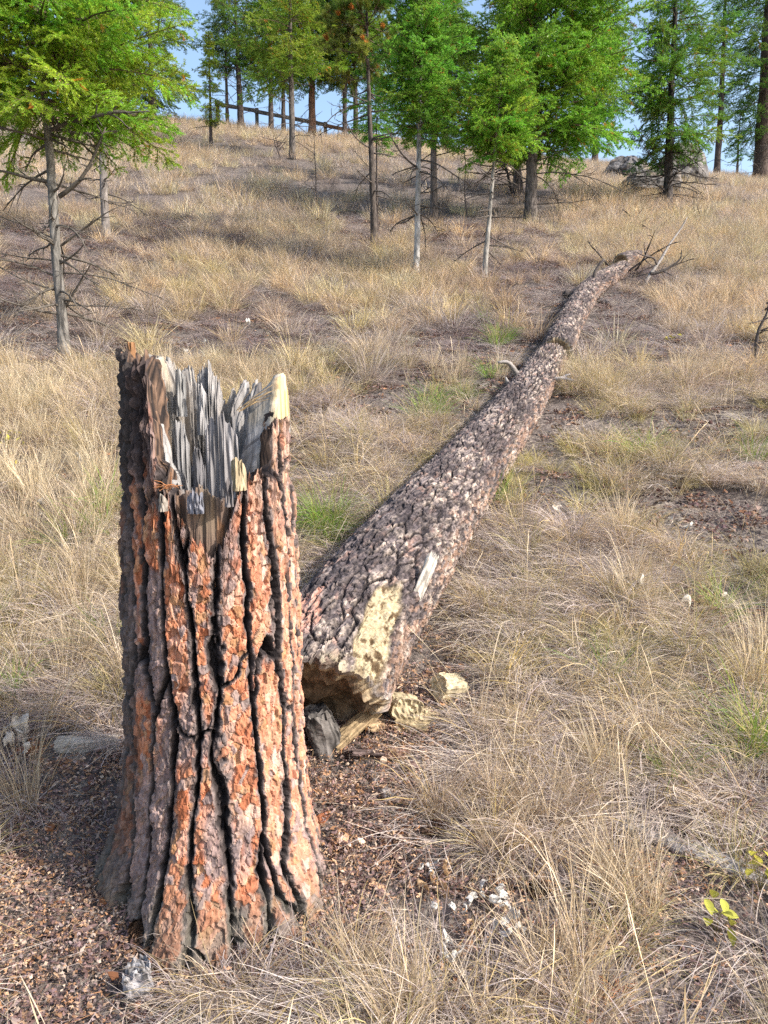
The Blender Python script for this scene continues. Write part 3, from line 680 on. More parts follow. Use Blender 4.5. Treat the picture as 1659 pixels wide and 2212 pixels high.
class Bough:
    def __init__(s, seed): s.V, s.F, s.C, s.M, s.n = [], [], [], [], 0; s.rg = np.random.default_rng(seed)
    def add(s, v, f, c, m): s.V.append(v); s.F.append(f + s.n); s.C.append(c); s.M.append(np.full(len(f), m)); s.n += len(v)
    def wood(s, pts, r0, r1, c=(.12, .085, .06)):
        pts = np.asarray(pts); m = len(pts); a = np.arange(4) / 4 * 2 * np.pi; T = np.gradient(pts, axis=0); T /= np.maximum(np.linalg.norm(T, axis=1, keepdims=True), 1e-9)
        s1 = np.cross(T, [.05, .03, 1.0]); s1 /= np.maximum(np.linalg.norm(s1, axis=1, keepdims=True), 1e-6); s2 = np.cross(T, s1); r = np.linspace(r0, r1, m)
        V = (pts[:, None] + r[:, None, None] * (np.cos(a)[None, :, None] * s1[:, None] + np.sin(a)[None, :, None] * s2[:, None])).reshape(-1, 3)
        i = np.arange(m - 1)[:, None] * 4; j = np.arange(4)[None]; j2 = (j + 1) % 4
        s.add(V, np.stack([i + j, i + j2, i + 4 + j2, i + 4 + j], -1).reshape(-1, 4), np.broadcast_to(c, (len(V), 3)), 1)
    def mesh(s, name): return mesh_np(name, np.concatenate(s.V), np.concatenate(s.F), [M_needle, M_limb], np.concatenate(s.C), False, np.concatenate(s.M))

def curve(p, d, L, droop, n, rg, wig=.06):
    d = np.array(d, float); d /= np.linalg.norm(d); out = [np.array(p, float)]
    for k in range(n):
        d = d + np.array([0, 0, -droop / n]) + rg.standard_normal(3) * wig; d /= np.linalg.norm(d); out.append(out[-1] + d * L / n)
    return np.array(out)
def along(C, t):
    x = np.clip(t, 0, 1) * (len(C) - 1); i = np.minimum(x.astype(int), len(C) - 2); f = (x - i)[:, None]
    return C[i] * (1 - f) + C[i + 1] * f, C[i + 1] - C[i]

def fir_bough(seed, L, lat_gap, nl, nw, step, droop=.25, bare=.18, brown=.03):
    b = Bough(seed); rg = b.rg
    main = curve((0, 0, 0), (1, 0, .12), L, droop, 10, rg, .05); b.wood(main, .007 + .007 * L, .002)
    green = (.125, .225, .050)
    def clothe(C, LL, t0=0.0):
        n = int(LL * (1 - t0) / step)
        if n < 2: return
        t = t0 + (1 - t0) * rg.random(n); P, D = along(C, t)
        col = np.array([.26, .13, .05]) if rg.random() < brown else np.array(green) * (.75 + .5 * rg.random()) * np.array([1 + .3 * rg.random(), 1, 1])
        b.add(*needles(P, D, nl, nw, .95, col, .5, rg), 0)
    clothe(main, L, .45)
    k = 0; x = bare * L
    while x < L * .97:
        t = x / L; p, d = along(main, np.array([t])); sgn = 1 if k % 2 else -1; k += 1
        ll = (1 - t) ** .8 * L * (.34 + .16 * rg.random()) + .05
        if rg.random() < .9:
            d = d[0] / np.linalg.norm(d[0]); lat = np.array([-d[1], d[0], 0]) * sgn
            C = curve(p[0], d * .75 + lat * .8 + np.array([0, 0, .34 * rg.standard_normal() - .04]), ll, droop * .9, 6, rg, .07); b.wood(C, .004, .0012); clothe(C, ll, .15)
            y = .22 * ll; kk = 0
            while y < ll * .95:
                q, e = along(C, np.array([y / ll])); e = e[0] / np.linalg.norm(e[0]); sg = 1 if kk % 2 else -1; kk += 1
                l3 = (1 - y / ll) * ll * .42 + .045
                l2 = np.array([-e[1], e[0], 0]) * sg
                C3 = curve(q[0], e * .8 + l2 * .75 + np.array([0, 0, .45 * rg.standard_normal()]), l3, droop * .6, 4, rg, .06); clothe(C3, l3)
                y += lat_gap * (.7 + .5 * rg.random())
        x += lat_gap * (.8 + .5 * rg.random())
    return b.mesh("bough")

def pine_bough(seed, L, nl=.13, nw=.003, dead=.06):
    b = Bough(seed); rg = b.rg
    main = curve((0, 0, 0), (1, 0, .2), L, -.25, 9, rg, .09); b.wood(main, .006 + .008 * L, .004)
    ends = [(main, 1.0)]
    for k in range(int(6 + L * 7)):
        t = .25 + .6 * rg.random(); p, d = along(main, np.array([t])); d = d[0] / np.linalg.norm(d[0])
        C = curve(p[0], d + rg.standard_normal(3) * .55 + np.array([0, 0, .25]), L * (.18 + .22 * rg.random()), -.3, 5, rg, .08); b.wood(C, .005, .003); ends.append((C, .8))
    for C, sc in ends:
        n = 190; t = 1 - .30 * rg.random(n) ** 1.3; P, D = along(C, t)
        col = (.38, .16, .06) if rg.random() < dead else np.array([.16, .19, .06]) * (.8 + .4 * rg.random())
        b.add(*needles(P, D, nl, nw, .75, col, .5, rg, 1.0), 0)
    return b.mesh("bough")

NEAR = [fir_bough(300 + k, 1.2, .048, .026, .0042, .0019, .35, .12, .012) for k in range(5)]
MID = [fir_bough(320 + k, 1.0, .055, .034, .0075, .0030, .22, .12, .015) for k in range(5)]
BIG = [fir_bough(340 + k, 2.4, .085, .055, .0130, .0058, .20, .15, .025) for k in range(4)]
PINE = [pine_bough(360 + k, 1.2, nw=.0055) for k in range(4)]

def trunk_curve(base, top_off, H, n=14, wig=.02):
    t = np.linspace(0, 1, n); P = np.stack([t * top_off[0], t * top_off[1], t * H], 1)
    P[1:, :2] += np.cumsum((rng.random((n - 1, 2)) - .5) * wig * H / 6, 0); P[0, 2] = -.15
    return P

def tree(label, base, H, r, crown, kind, lean=(0, 0), tint=(1, 1, 1), bark=(.16, .13, .115), dead=10, dead_len=(.5, .9), dead_z=(.15, .95), name="fir_tree", cat="tree", pitch=(18, -12),
         per=5, whorl=.22, patchy=.25, group=None, dead_c=(.10, .085, .075), bough_scale=1.0, tops=.02, roughb=.18, dead_big=()):
    """trunk, dead lower limbs and living boughs; crown = [(height, radius on the viewer's left, radius on the right), ...]"""
    root = thing(name, label, cat, tuple(base), group)
    C = trunk_curve(base, lean, H)
    mb = MB(); CC = catmull(C, 3); hh = CC[:, 2] / H
    rad = np.maximum(r * (1 - .93 * np.clip(hh, 0, 1) ** .9), .006) * (1 + .35 * np.exp(-np.clip(CC[:, 2], 0, 9) / (.8 * r + .05)))
    mb.tube(CC, rad, 10, bark, roughb); mb.build("trunk", M_trunk, root)
    def ax(z):
        return np.array([np.interp(z, C[:, 2], C[:, k]) for k in range(3)])
    tint = (tint[0] * 1.22, tint[1] * 1.06, tint[2] * .78)
    cz = np.array([q[0] for q in crown]); cl = np.array([q[1] for q in crown]); cr = np.array([q[2] for q in crown])
    fam = {'near': (NEAR, 1.2), 'mid': (MID, 1.0), 'big': (BIG, 2.4), 'pine': (PINE, 1.2)}[kind]
    z = cz[0]; az = rng.random() * 6; per = per + 2; patchy *= .7; whorl *= .85
    while z < min(cz[-1], H * .995):
        for k in range(per):
            az += 2 * math.pi / per + rng.normal() * .35
            if rng.random() < patchy * .5: continue
            zz = z + rng.normal() * whorl * .35
            if zz > H or zz < cz[0] * .95: continue
            rl, rr_ = np.interp(zz, cz, cl), np.interp(zz, cz, cr); sx = math.sin(az)
            L = (rl if sx < 0 else rr_) * abs(sx) + (.5 * (rl + rr_)) * (1 - abs(sx))
            L *= .62 + .5 * rng.random() if rng.random() > patchy * .4 else .45
            if L < .08: continue
            me = fam[0][int(rng.integers(len(fam[0])))]; s_ = L / fam[1]
            o = bpy.data.objects.new("bough", me); COL.objects.link(o); o.parent = root
            fh = (zz - cz[0]) / max(cz[-1] - cz[0], .1); pt = R(pitch[1] + (pitch[0] - pitch[1]) * fh + rng.normal() * 8)
            wz = max(s_, .55 * bough_scale)
            o.matrix_local = Matrix.Translation(Vector(ax(zz))) @ Matrix.Rotation(math.pi / 2 - az, 4, 'Z') @ Matrix.Rotation(-pt, 4, 'Y') @ Matrix.Rotation(rng.normal() * .45, 4, 'X') @ Matrix.Diagonal((s_, wz * (.85 + .3 * rng.random()), wz, 1))
            v = .8 + .4 * rng.random(); v *= 1.35 if kind != 'near' else 1.0; o.color = (tint[0] * v * (1 + .12 * rng.normal()), tint[1] * v, tint[2] * v, 1)
        z += whorl * (.75 + .5 * rng.random())
    for k in range(dead):
        zz = cz[0] * (dead_z[0] + (dead_z[1] - dead_z[0]) * rng.random()); a = rng.random() * 6.28; L = dead_len[0] + (dead_len[1] - dead_len[0]) * rng.random()
        d = np.array([math.sin(a), math.cos(a), .15 * rng.normal() - .05]); p = ax(zz) + d * r * .4
        dead_limb(root, p, d, L, min(r * .22, .012) + .003, dead_c)
    for p_, d_, L_, r_, up_ in dead_big:
        dead_limb(root, np.array(p_), np.array(d_, float), L_, r_, dead_c, up_)
    return root

def dead_limb(root, p, d, L, r, c, up=None, twigs=None):
    mb = MB(); rg = rng
    if up is None: up = rg.normal() * .5 - .1
    C = curve(p, d, L, -up, 9, rg, .07); mb.tube(C, np.linspace(r, r * .3, 10), 5, c, .2)
    for q in range(int(3 + L * 4) if twigs is None else twigs):
        t = .25 + .7 * rg.random(); P, D = along(C, np.array([t])); D = D[0] / np.linalg.norm(D[0])
        C2 = curve(P[0], D + rg.standard_normal(3) * .6, L * (.12 + .25 * rg.random()) * (1.1 - t * .6), .15, 5, rg, .1); mb.tube(C2, np.linspace(r * .45, r * .2, 6), 4, c, cap=False)
    mb.build("dead_limb", M_limb, root)

def hgt(px, py, base):
    """height over BASE of what the photograph shows at that row, standing upright over BASE"""
    return ppx(px, py, base.y).z - base.z

dark = (.075, .06, .055); pale_b = (.27, .25, .225); midb = (.17, .145, .13)
# the near fir on the left, with its big dead limbs
b = at(141, 772); hb = lambda y: hgt(130, y, b)
fir = lambda p, q: (p, q)
S_ = b.y / FPX
tree("bushy yellow-green fir with pale trunk and long dead lower limbs, behind the stump", b, 6.2, .058,
     [(hb(245), .9, 1.4), (hb(205), 1.35, 1.75), (hb(130), 1.75, 1.65), (hb(0), 1.6, 1.45), (4.6, 1.0, .9), (6.1, .1, .1)], 'near', lean=(-.16, 0), tint=(1.72, 1.98, 1.05), bark=(.17, .157, .142), dead=30, dead_len=(.35, .8), dead_z=(.12, 1.0),
     pitch=(25, -2), per=6, whorl=.16, patchy=.2, dead_c=(.115, .10, .085), roughb=.10,
     dead_big=[((.02, 0, hb(425)), (.9, -.1, .5), .85, .026, .12), ((-.03, 0, hb(395)), (-.95, -.1, .35), .8, .022, .0), ((.02, 0, hb(665)), (.7, -.1, .75), .62, .016, .1), ((.02, 0, hb(530)), (.8, -.1, .5), .75, .013, .1),
               ((-.02, 0, hb(600)), (-1, -.1, .35), .75, .012, .0), ((-.02, 0, hb(630)), (-1, 0, .2), .8, .011, .1), ((.02, 0, hb(590)), (1, .1, .08), 1.05, .010, .0), ((-.02, 0, hb(520)), (-1, -.1, .4), .8, .012, .0), ((.02, 0, hb(660)), (1, -.1, .02), .9, .008, -.1),
               ((.0, -.05, hb(285)), (.9, -.5, .2), 1.3, .020, .0), ((-.02, 0, hb(565)), (-1, -.2, .3), .9, .010, .0)])
def T(label, bx, by, top_y, r_px, left_px, right_px, bot_y, kind, H=None, lean_px=0, shape=None, **k):
    """a tree from its foot, its crown's spread (pixels each side) and the row where its foliage starts"""
    b = at(bx, by); s = math.hypot(b.y, b.x * .0) / FPX * 1.02
    top = hgt(bx, top_y, b) if H is None else H
    z0 = hgt(bx, bot_y, b)
    shape = shape or [(0, .75), (.18, 1.0), (.45, .85), (.75, .5), (1, .06)]
    cr = [(z0 + (top - z0) * f, left_px * s * g, right_px * s * g) for f, g in shape]
    return tree(label, b, top, r_px * s, cr, kind, lean=(lean_px * s, 0), **k)

T("slim grey trunk standing close behind the bushy near fir", 230, 517, 0, 8.5, 110, 110, 250, 'mid', H=7.0, bark=(.20, .175, .16), tint=(1.2, 1.25, .8), dead=12, dead_len=(.3, .8))
T("little fir with drooping green sprays at the right edge of the near fir's crown", 456, 325, 60, 4, 30, 42, 262, 'mid', tint=(1.5, 1.4, .8), bark=dark, dead=3, pitch=(10, -35), per=4)
T("dark leaning pine on the ridge at the left end of the rail fence", 520, 246, -160, 7, 100, 110, 150, 'big', lean_px=-8, bark=dark, tint=(.62, .78, .75), dead=8, dead_len=(.5, 1.4), whorl=.5, per=4)
T("thin dark tree on the ridge next to the leaning pine", 491, 257, -60, 4, 70, 60, 110, 'big', bark=dark, tint=(.7, .85, .8), dead=4, dead_len=(.4, 1.0), whorl=.5, per=4)
T("tall yellowish fir with a bare lower trunk in front of the rail fence", 632, 345, -260, 7, 150, 140, 165, 'big', bark=(.11, .095, .085), tint=(.98, 1.1, .7), dead=12, dead_len=(.5, 1.5), whorl=.42, per=5, patchy=.35)
T("reddish-trunked tree on the ridge just behind the rail fence", 674, 272, -200, 8, 120, 120, 160, 'big', bark=(.20, .11, .075), tint=(.78, .95, .62), dead=8, dead_len=(.5, 1.5), name="pine_tree", whorl=.6, per=4)
T("sparse pine with a charred thin trunk and long-needled tufts, between fence and pale fir", 809, 540, -150, 8, 100, 90, 150, 'pine', lean_px=-20, bark=(.085, .07, .062), tint=(.8, 1.0, .75), dead=18, dead_len=(.4, 1.1), dead_z=(.25, 1.0), whorl=.26, per=5, name="pine_tree", patchy=.1)
T("low dark green fir clump growing at the charred pine's side", 815, 520, 120, 3, 85, 60, 300, 'mid', bark=dark, tint=(.7, 1.15, .8), dead=5, per=5, shape=[(0, .8), (.3, 1), (.7, .6), (1, .1)])
T("slender fir with a whitish straight trunk, middle of the row", 898, 594, -330, 7, 108, 125, 285, 'mid', lean_px=16, bark=(.34, .325, .31), tint=(.85, 1.25, .85), dead=16, dead_len=(.3, .8), dead_z=(.4, 1.0), whorl=.15, per=6)
T("dark-trunked fir standing behind the whitish slender fir", 937, 474, -120, 8, 105, 105, 285, 'mid', bark=(.12, .10, .09), tint=(.75, .95, .7), dead=14, dead_len=(.4, 1.1), whorl=.2)
T("young short fir with a visible pointed top and a slanting pale stem", 1046, 607, 84, 6, 112, 125, 325, 'mid', lean_px=32, bark=(.27, .25, .225), tint=(1.0, 1.35, .8), dead=16, dead_len=(.25, .6), dead_z=(.2, 1.0), whorl=.13, per=6)
T("dark fir behind the young short fir, growing out of shrubs near the rocks", 1115, 424, -340, 8, 115, 90, 250, 'big', bark=dark, tint=(.62, .8, .62), dead=8, whorl=.4, per=5)
T("biggest fir of the row, its bright low boughs reaching over to the rocks", 1144, 484, -420, 13, 185, 275, 325, 'big', lean_px=14, bark=(.13, .11, .10), tint=(.92, 1.25, .75), dead=16, dead_len=(.8, 2.2), dead_z=(.2, 1.0), whorl=.24, per=6, patchy=.25, pitch=(20, 0),
  shape=[(0, .6), (.05, .95), (.22, 1.0), (.5, .85), (.8, .5), (1, .05)])
T("dark drooping fir standing in front of the grey boulders", 1440, 450, -240, 10, 125, 150, 325, 'big', bark=(.06, .052, .05), tint=(.68, .95, .72), dead=34, dead_len=(.7, 1.7), dead_z=(.2, 1.0), whorl=.3, per=5, patchy=.3, pitch=(20, -18), dead_c=(.05, .042, .04))
T("massive old pine trunk on the ridge with sparse drooping foliage", 1643, 382, -700, 15, 120, 120, 300, 'big', bark=(.085, .062, .052), tint=(.6, .8, .75), dead=10, dead_len=(1, 2.5), whorl=.55, per=4, patchy=.45, name="pine_tree", pitch=(20, -20))
T("thin bluish sapling fir on the skyline beside the massive pine", 1592, 372, 215, 3, 34, 32, 345, 'mid', bark=midb, tint=(.8, 1.15, 1.1), dead=2, whorl=.3, per=4)
T("far green fir on the ridge behind the tall yellowish fir", 585, 250, -60, 6, 120, 110, 165, 'big', bark=dark, tint=(.75, 1.0, .8), dead=4, whorl=.5, per=4)
T("distant dark fir on the ridge behind the near fir's crown", 330, 268, -80, 8, 130, 130, 215, 'big', bark=dark, tint=(.8, .95, .6), dead=5, whorl=.5, per=5)
T("leafy fir filling the gap above the charred pine and the skyline", 745, 300, -300, 5, 130, 120, 160, 'big', bark=dark, tint=(.92, 1.1, .62), dead=5, whorl=.45, per=5)

T("dark fir on the ridge filling the gap between the rail fence and the charred pine", 768, 292, -140, 6, 110, 110, 170, 'big', bark=dark, tint=(.7, .95, .72), dead=5, whorl=.45, per=5)
T("slim fir on the ridge between the leaning pine and the tall yellowish fir", 612, 262, -40, 5, 80, 80, 165, 'big', bark=dark, tint=(.8, 1.05, .75), dead=4, whorl=.45, per=5)
T("green fir on the crest behind the whitish slender fir", 960, 325, -160, 7, 130, 120, 215, 'big', bark=dark, tint=(.8, 1.05, .65), dead=6, whorl=.42, per=5)
T("pale green fir on the crest between the biggest fir and the boulders", 1285, 352, -120, 7, 110, 110, 225, 'big', bark=dark, tint=(.85, 1.1, .72), dead=6, whorl=.42, per=5)
T("bluish fir on the crest between the drooping fir and the massive pine", 1548, 372, -200, 7, 75, 80, 250, 'big', bark=dark, tint=(.7, .98, .9), dead=6, whorl=.5, per=4, patchy=.4)
# dead saplings and bare stems
def sapling(label, bx, by, tx, ty, r, n, L, c=(.09, .075, .07), name="dead_sapling", zr=(.2, .95)):
    b = at(bx, by); t = ppx(tx, ty, b.y); root = thing(name, label, "dead sapling", tuple(b))
    d = np.array(t - b); mb = MB(); C = catmull([np.array([0, 0, -.08]), d * .35 + rng.normal(size=3) * .02, d * .7 + rng.normal(size=3) * .02, d], 5)
    mb.tube(C, np.linspace(r, r * .25, len(C)), 7, c, .2); mb.build("stem", M_limb, root)
    for k in range(n):
        f = zr[0] + (zr[1] - zr[0]) * rng.random(); a = rng.random() * 6.28
        dead_limb(root, d * f, np.array([math.sin(a), math.cos(a), .25 * rng.normal() + .1]), L * (.5 + .7 * rng.random()) * (1.15 - f * .5), r * .4, c, None, 3)
    return root
sapling("dark bare sapling with short side twigs standing alone in grass right of the log", 1630, 782, 1664, 610, .022, 9, .35)
sapling("thin bare upright stem left of the charred pine", 681, 455, 678, 270, .016, 8, .5)
sapling("thin bare dead stem between the dark-trunked fir and young fir", 1012, 478, 1000, 300, .02, 10, .6)
sapling("bare dark shrub stem nearest the biggest fir's trunk", 1128, 415, 1122, 335, .05, 7, .9, dark)
sapling("bare dark shrub stem behind the biggest fir, tilted to the left", 1108, 420, 1085, 335, .05, 7, .9, dark)
sapling("low spindly dead sapling at the foot of the young fir's stem", 1062, 560, 1085, 500, .012, 9, .45)
sapling("low bare twiggy shrub at the foot of the tall yellowish fir", 610, 345, 590, 290, .03, 9, .8, (.11, .085, .075))
b = at(1391, 618)
t = thing("dead_branch", "forked dead branch with a whitish tip sticking up past the log's far end", "branch", tuple(b)); yb2 = b.y
pts = [on_log(1391, 622, yb2), on_log(1400, 600, yb2), on_log(1425, 565, yb2 + .1), on_log(1445, 530, yb2 + .2), on_log(1470, 495, yb2 + .3), on_log(1484, 470, yb2 + .3)]
limb(t, "stem", pts, (.028, .008), (.30, .27, .25))
limb(t, "side_branch", [on_log(1404, 592, yb2), on_log(1430, 586, yb2), on_log(1455, 572, yb2), on_log(1470, 558, yb2), on_log(1472, 540, yb2)], (.024, .006), (.07, .06, .055))
limb(t, "side_branch", [on_log(1419, 572, yb2), on_log(1412, 558, yb2), on_log(1390, 552, yb2 - .1), on_log(1376, 545, yb2 - .1)], (.016, .005), (.09, .075, .07))
limb(t, "side_branch", [on_log(1432, 586, yb2), on_log(1450, 594, yb2 - .1), on_log(1462, 604, yb2 - .1)], (.012, .004), (.09, .075, .07))
for px, py, dx, dz, L_ in ((1352, 590, .6, .5, .8), (1330, 590, -.7, .4, .7), (1360, 600, .9, .2, .9), (1318, 612, .8, .1, .7), (1372, 585, .5, .8, .6)):
    q_ = np.array(ppx(px, py, y2 + 1.2)) ; dead_limb(log2, q_ - np.array(log2.location), np.array([dx, -.3, dz]), L_, .016, (.07, .058, .052), .1, 5)
def fallen_stick(label, pts, rad, c, name="fallen_branch", twigs=4, cat="branch"):
    P = [np.array(at(px, py, rad[0] * 1.2)) for px, py in pts]; root = thing(name, label, cat, tuple(P[0]))
    P = [p + np.array([0, 0, .02]) for p in P]; limb(root, "stem", P, rad, c)
    for k in range(twigs):
        i = int(rng.integers(1, len(P))); d = P[i] - P[i - 1]; d = d / np.linalg.norm(d)
        dead_limb(root, P[i] - np.array(root.location), d + rng.normal(size=3) * .6 + np.array([0, 0, .35]), np.linalg.norm(P[-1] - P[0]) * .25, rad[0] * .4, c, None, 2)
    return root
fallen_stick("mossy fallen dead branch lying across the slope left of the charred pine", [(790, 462), (740, 456), (700, 470), (660, 478)], (.03, .01), (.12, .12, .085), twigs=6)
fallen_stick("short dark dead branch on the grass below the boulders", [(1475, 455), (1500, 470), (1520, 482)], (.025, .01), (.06, .05, .048), twigs=4)
fallen_stick("thin grey fallen branch beside the far end of the log", [(1405, 640), (1440, 636), (1470, 628)], (.012, .004), (.2, .17, .15), twigs=3)
for k, (lab, pts) in enumerate([("dark crooked stick topmost in the brush heap above the log", [(1340, 485), (1370, 478), (1405, 490), (1420, 505)]), ("blackened stick lowest in the brush heap above the log", [(1350, 515), (1380, 508), (1410, 520)]),
                                ("reddish brown stick across the middle of the brush heap above the log", [(1345, 500), (1380, 492), (1420, 498)])]):
    fallen_stick(lab, pts, (.06, .025), [(.07, .05, .045), (.035, .03, .03), (.13, .08, .065)][k], twigs=7)

# ------------------------------------------------------------------ boulders on the ridge
def boulder(label, px, py, y_off, w_px, h_px, seed, c=(.33, .31, .31), sink=.3):
    b = at(px, py); b = Vector((b.x, b.y + y_off, float(gz(b.x, b.y + y_off)))); s = b.y / FPX; w_, h_ = w_px * s, h_px * s
    n1, n2 = 56, 30; a = np.linspace(0, 2 * np.pi, n1, endpoint=False); f = np.linspace(-.5, .5, n2) * np.pi * .999
    A, Fi = np.meshgrid(a, f); d = np.stack([np.cos(A) * np.cos(Fi), np.sin(A) * np.cos(Fi), np.sin(Fi)], -1)
    rr = np.ones(A.shape) * 9; rg = np.random.default_rng(seed)
    for k in range(15):
        nrm = rg.standard_normal(3); nrm /= np.linalg.norm(nrm); q = d @ nrm; rr = np.where(q > .05, np.minimum(rr, (.80 + .25 * rg.random()) / np.maximum(q, .05)), rr)
    rr = np.minimum(rr, 1.25) * (1 + (fbm(d[..., 0] * 2.5 + seed, d[..., 1] * 2.5, d[..., 2] * 2.5, seed, 5) - .5) * .30)
    cr = np.abs(fbm(d[..., 0] * 1.6 + 3, d[..., 1] * 1.6 + seed, d[..., 2] * 1.6, seed + 3, 3) - .5); rr = rr - .09 * (1 - sstep(0, .03, cr))
    V = d * rr[..., None] * np.array([w_ / 2, w_ * .42, h_ * .62]); V = V.reshape(-1, 3)
    col = mixc(np.array(c), np.array([.09, .083, .08]), sstep(.45, .65, fbm(d[..., 0] * 5, d[..., 1] * 5, d[..., 2] * 5 + seed, seed + 1, 4))); col = mixc(col, np.array([.22, .17, .13]), sstep(.58, .7, fbm(d[..., 0] * 3, d[..., 1] * 3, d[..., 2] * 3, seed + 2, 3)) * .7)
    col = mixc(col, np.array([.06, .055, .055]), 1 - sstep(.0, .025, cr))
    i = np.arange(n2 - 1)[:, None] * n1; j = np.arange(n1)[None]; j2 = (j + 1) % n1
    o = link("boulder", mesh_np("boulder", V, np.stack([i + j, i + j2, i + n1 + j2, i + n1 + j], -1).reshape(-1, 4), [M_rock], col.reshape(-1, 3), smooth=False), None, (b.x, b.y, b.z + h_ * (.5 - sink)))
    return tag(o, label, "boulder")
boulder("grey cracked boulder left of the dark drooping fir on the ridge", 1370, 398, 1.2, 95, 66, 11, (.15, .142, .142), .42)
boulder("pale angular boulder right behind the dark drooping fir's dead limbs", 1492, 405, 1.0, 108, 86, 23, (.18, .165, .155), .42)
boulder("low rounded grey boulder in front of the other two on the ridge", 1420, 418, .2, 120, 52, 37, (.16, .15, .145), .42)

# ------------------------------------------------------------------ the rail fence on the ridge
FY = 40.0
tops = [(470, 222), (555, 238), (703, 268), (858, 301), (1008, 330)]
fp = [ppx(px, py, FY) for px, py in tops]
fence = thing("rail_fence", "weathered timber rail fence running down the ridge against the sky", "fence", tuple(on(fp[1].x, FY)))
fo = np.array(fence.location)
def box_between(a, b, w_, h_, name, parent, c, seed):
    a, b = np.array(a), np.array(b); n = 9; d = b - a; d /= np.linalg.norm(d); s = np.cross(d, [0, 0, 1.0] if abs(d[2]) < .9 else [0, 1.0, 0]); s /= np.linalg.norm(s); u = np.cross(s, d)
    V = []
    for k in range(n):
        p = a + (b - a) * k / (n - 1); rg_ = 1 + .12 * (_h(k, 1, 0, seed) - .5)
        for sx, sz, in ((-1, -1), (-.82, 1), (.82, 1), (1, -1)): V.append(p + s * sx * w_ / 2 * rg_ + u * sz * h_ / 2 * rg_)
    F = []
    for k in range(n - 1):
        for q in range(4): F.append([k * 4 + q, k * 4 + (q + 1) % 4, k * 4 + 4 + (q + 1) % 4, k * 4 + 4 + q])
    F += [[3, 2, 1, 0], [n * 4 - 4, n * 4 - 3, n * 4 - 2, n * 4 - 1]]
    V = np.array(V) - fo
    return link(name, mesh_np(name, V, F, [M_fence], np.broadcast_to(np.asarray(c), (len(V), 3)), smooth=False), parent)
for k, p in enumerate(fp):
    g = float(gz(p.x, FY)); box_between((p.x, FY, g - .4), (p.x, FY, max(p.z + .08, g + .30)), .17, .17, "post", fence, (.20, .18, .16), 500 + k)
for k in range(len(fp) - 1):
    a_, b_ = fp[k], fp[k + 1]; box_between((a_.x - .1, FY - .15, a_.z - .10), (b_.x + .1, FY - .15, b_.z - .10), .09, .16, "rail", fence, (.15, .135, .125) if k != 2 else (.23, .13, .09), 520 + k)

# ------------------------------------------------------------------ broken wood round the stump
def rest(px, py, lift): p = at(px, py, lift); return np.array(p)
def tchunk(label, px, py, size, rot, c, seed, lift=None, name="wood_chunk", cat="broken wood", **k):
    o = flat_chunk(name, None, rest(px, py, size[2] * .4 if lift is None else lift), size, rot, c, seed, **k); return tag(o, label, cat)
tchunk("charred grey stump-like chunk standing between the stump and the log's hollow end", 694, 1588, (.22, .13, .12), (R(8), R(76), R(25)), (.16, .145, .135), 601, lift=.07, dark=.12, jag=.35)
tchunk("brown split board wedged under the log's hollow end", 765, 1572, (.26, .07, .04), (R(10), R(-22), R(42)), (.36, .26, .15), 602, lift=.06, rough=.2)
tchunk("pale yellow crumbling wood block just right of the log's hollow end", 874, 1528, (.15, .13, .10), (R(12), R(10), R(100)), (.46, .375, .235), 603, lift=.05, jag=.25, rough=.25, dark=.78)
tchunk("pale yellow rotten block half hidden in grass farther right of the log", 970, 1484, (.13, .11, .10), (R(25), R(15), R(35)), (.52, .435, .285), 604, lift=.055, jag=.25, rough=.25, dark=.8)
tchunk("small dull tan block below the pale yellow crumbling block", 890, 1568, (.14, .09, .06), (R(0), R(8), R(-15)), (.40, .31, .18), 605, rough=.4)
tchunk("grey weathered stick to the right of two lying in the litter by the stump", 893, 1690, (.20, .042, .034), (R(5), R(8), R(118)), (.30, .27, .26), 606, name="wood_piece", rough=.18, jag=.15)
tchunk("grey weathered stick to the left of two lying in the litter by the stump", 820, 1695, (.20, .036, .026), (R(5), R(-4), R(112)), (.33, .30, .28), 607, name="wood_piece", rough=.18, jag=.3)
tchunk("small grey bark slab between the two weathered sticks", 852, 1712, (.09, .05, .02), (R(8), R(-4), R(120)), (.26, .24, .24), 608, name="bark_slab", cat="bark piece", rough=.3)
tchunk("tan bark slab lying close under the log's pale rim", 815, 1560, (.17, .10, .025), (R(20), R(10), R(50)), (.42, .30, .18), 621, lift=.025, name="bark_slab", cat="bark piece", rough=.3)
tchunk("dark curled bark slab in the litter between the charred chunk and the two sticks", 790, 1625, (.16, .09, .025), (R(-20), R(8), R(20)), (.15, .11, .10), 622, lift=.02, name="bark_slab", cat="bark piece", rough=.4)
tchunk("reddish bark slab in the litter just left of the tan curved flake", 850, 1625, (.13, .08, .022), (R(15), R(-8), R(-30)), (.28, .16, .11), 623, lift=.02, name="bark_slab", cat="bark piece", rough=.4)
tchunk("pale crumbly wood piece leaning by the small dull tan block", 925, 1545, (.10, .06, .045), (R(10), R(25), R(40)), (.50, .40, .25), 624, rough=.5)
tchunk("thin dark stick leaning out of the litter below the charred chunk", 745, 1640, (.19, .012, .012), (R(0), R(15), R(112)), (.14, .115, .105), 609, name="wood_piece", rough=.1)
tchunk("tan curved bark flake lying under the grass edge right of the stump", 890, 1608, (.09, .045, .012), (R(-18), R(5), R(-12)), (.55, .36, .19), 610, name="bark_flake", cat="bark piece", rough=.3)
tchunk("brown upright bark flake beside the right-hand weathered stick", 868, 1678, (.08, .03, .012), (R(60), R(20), R(95)), (.22, .105, .05), 611, name="bark_flake", cat="bark piece", rough=.3)
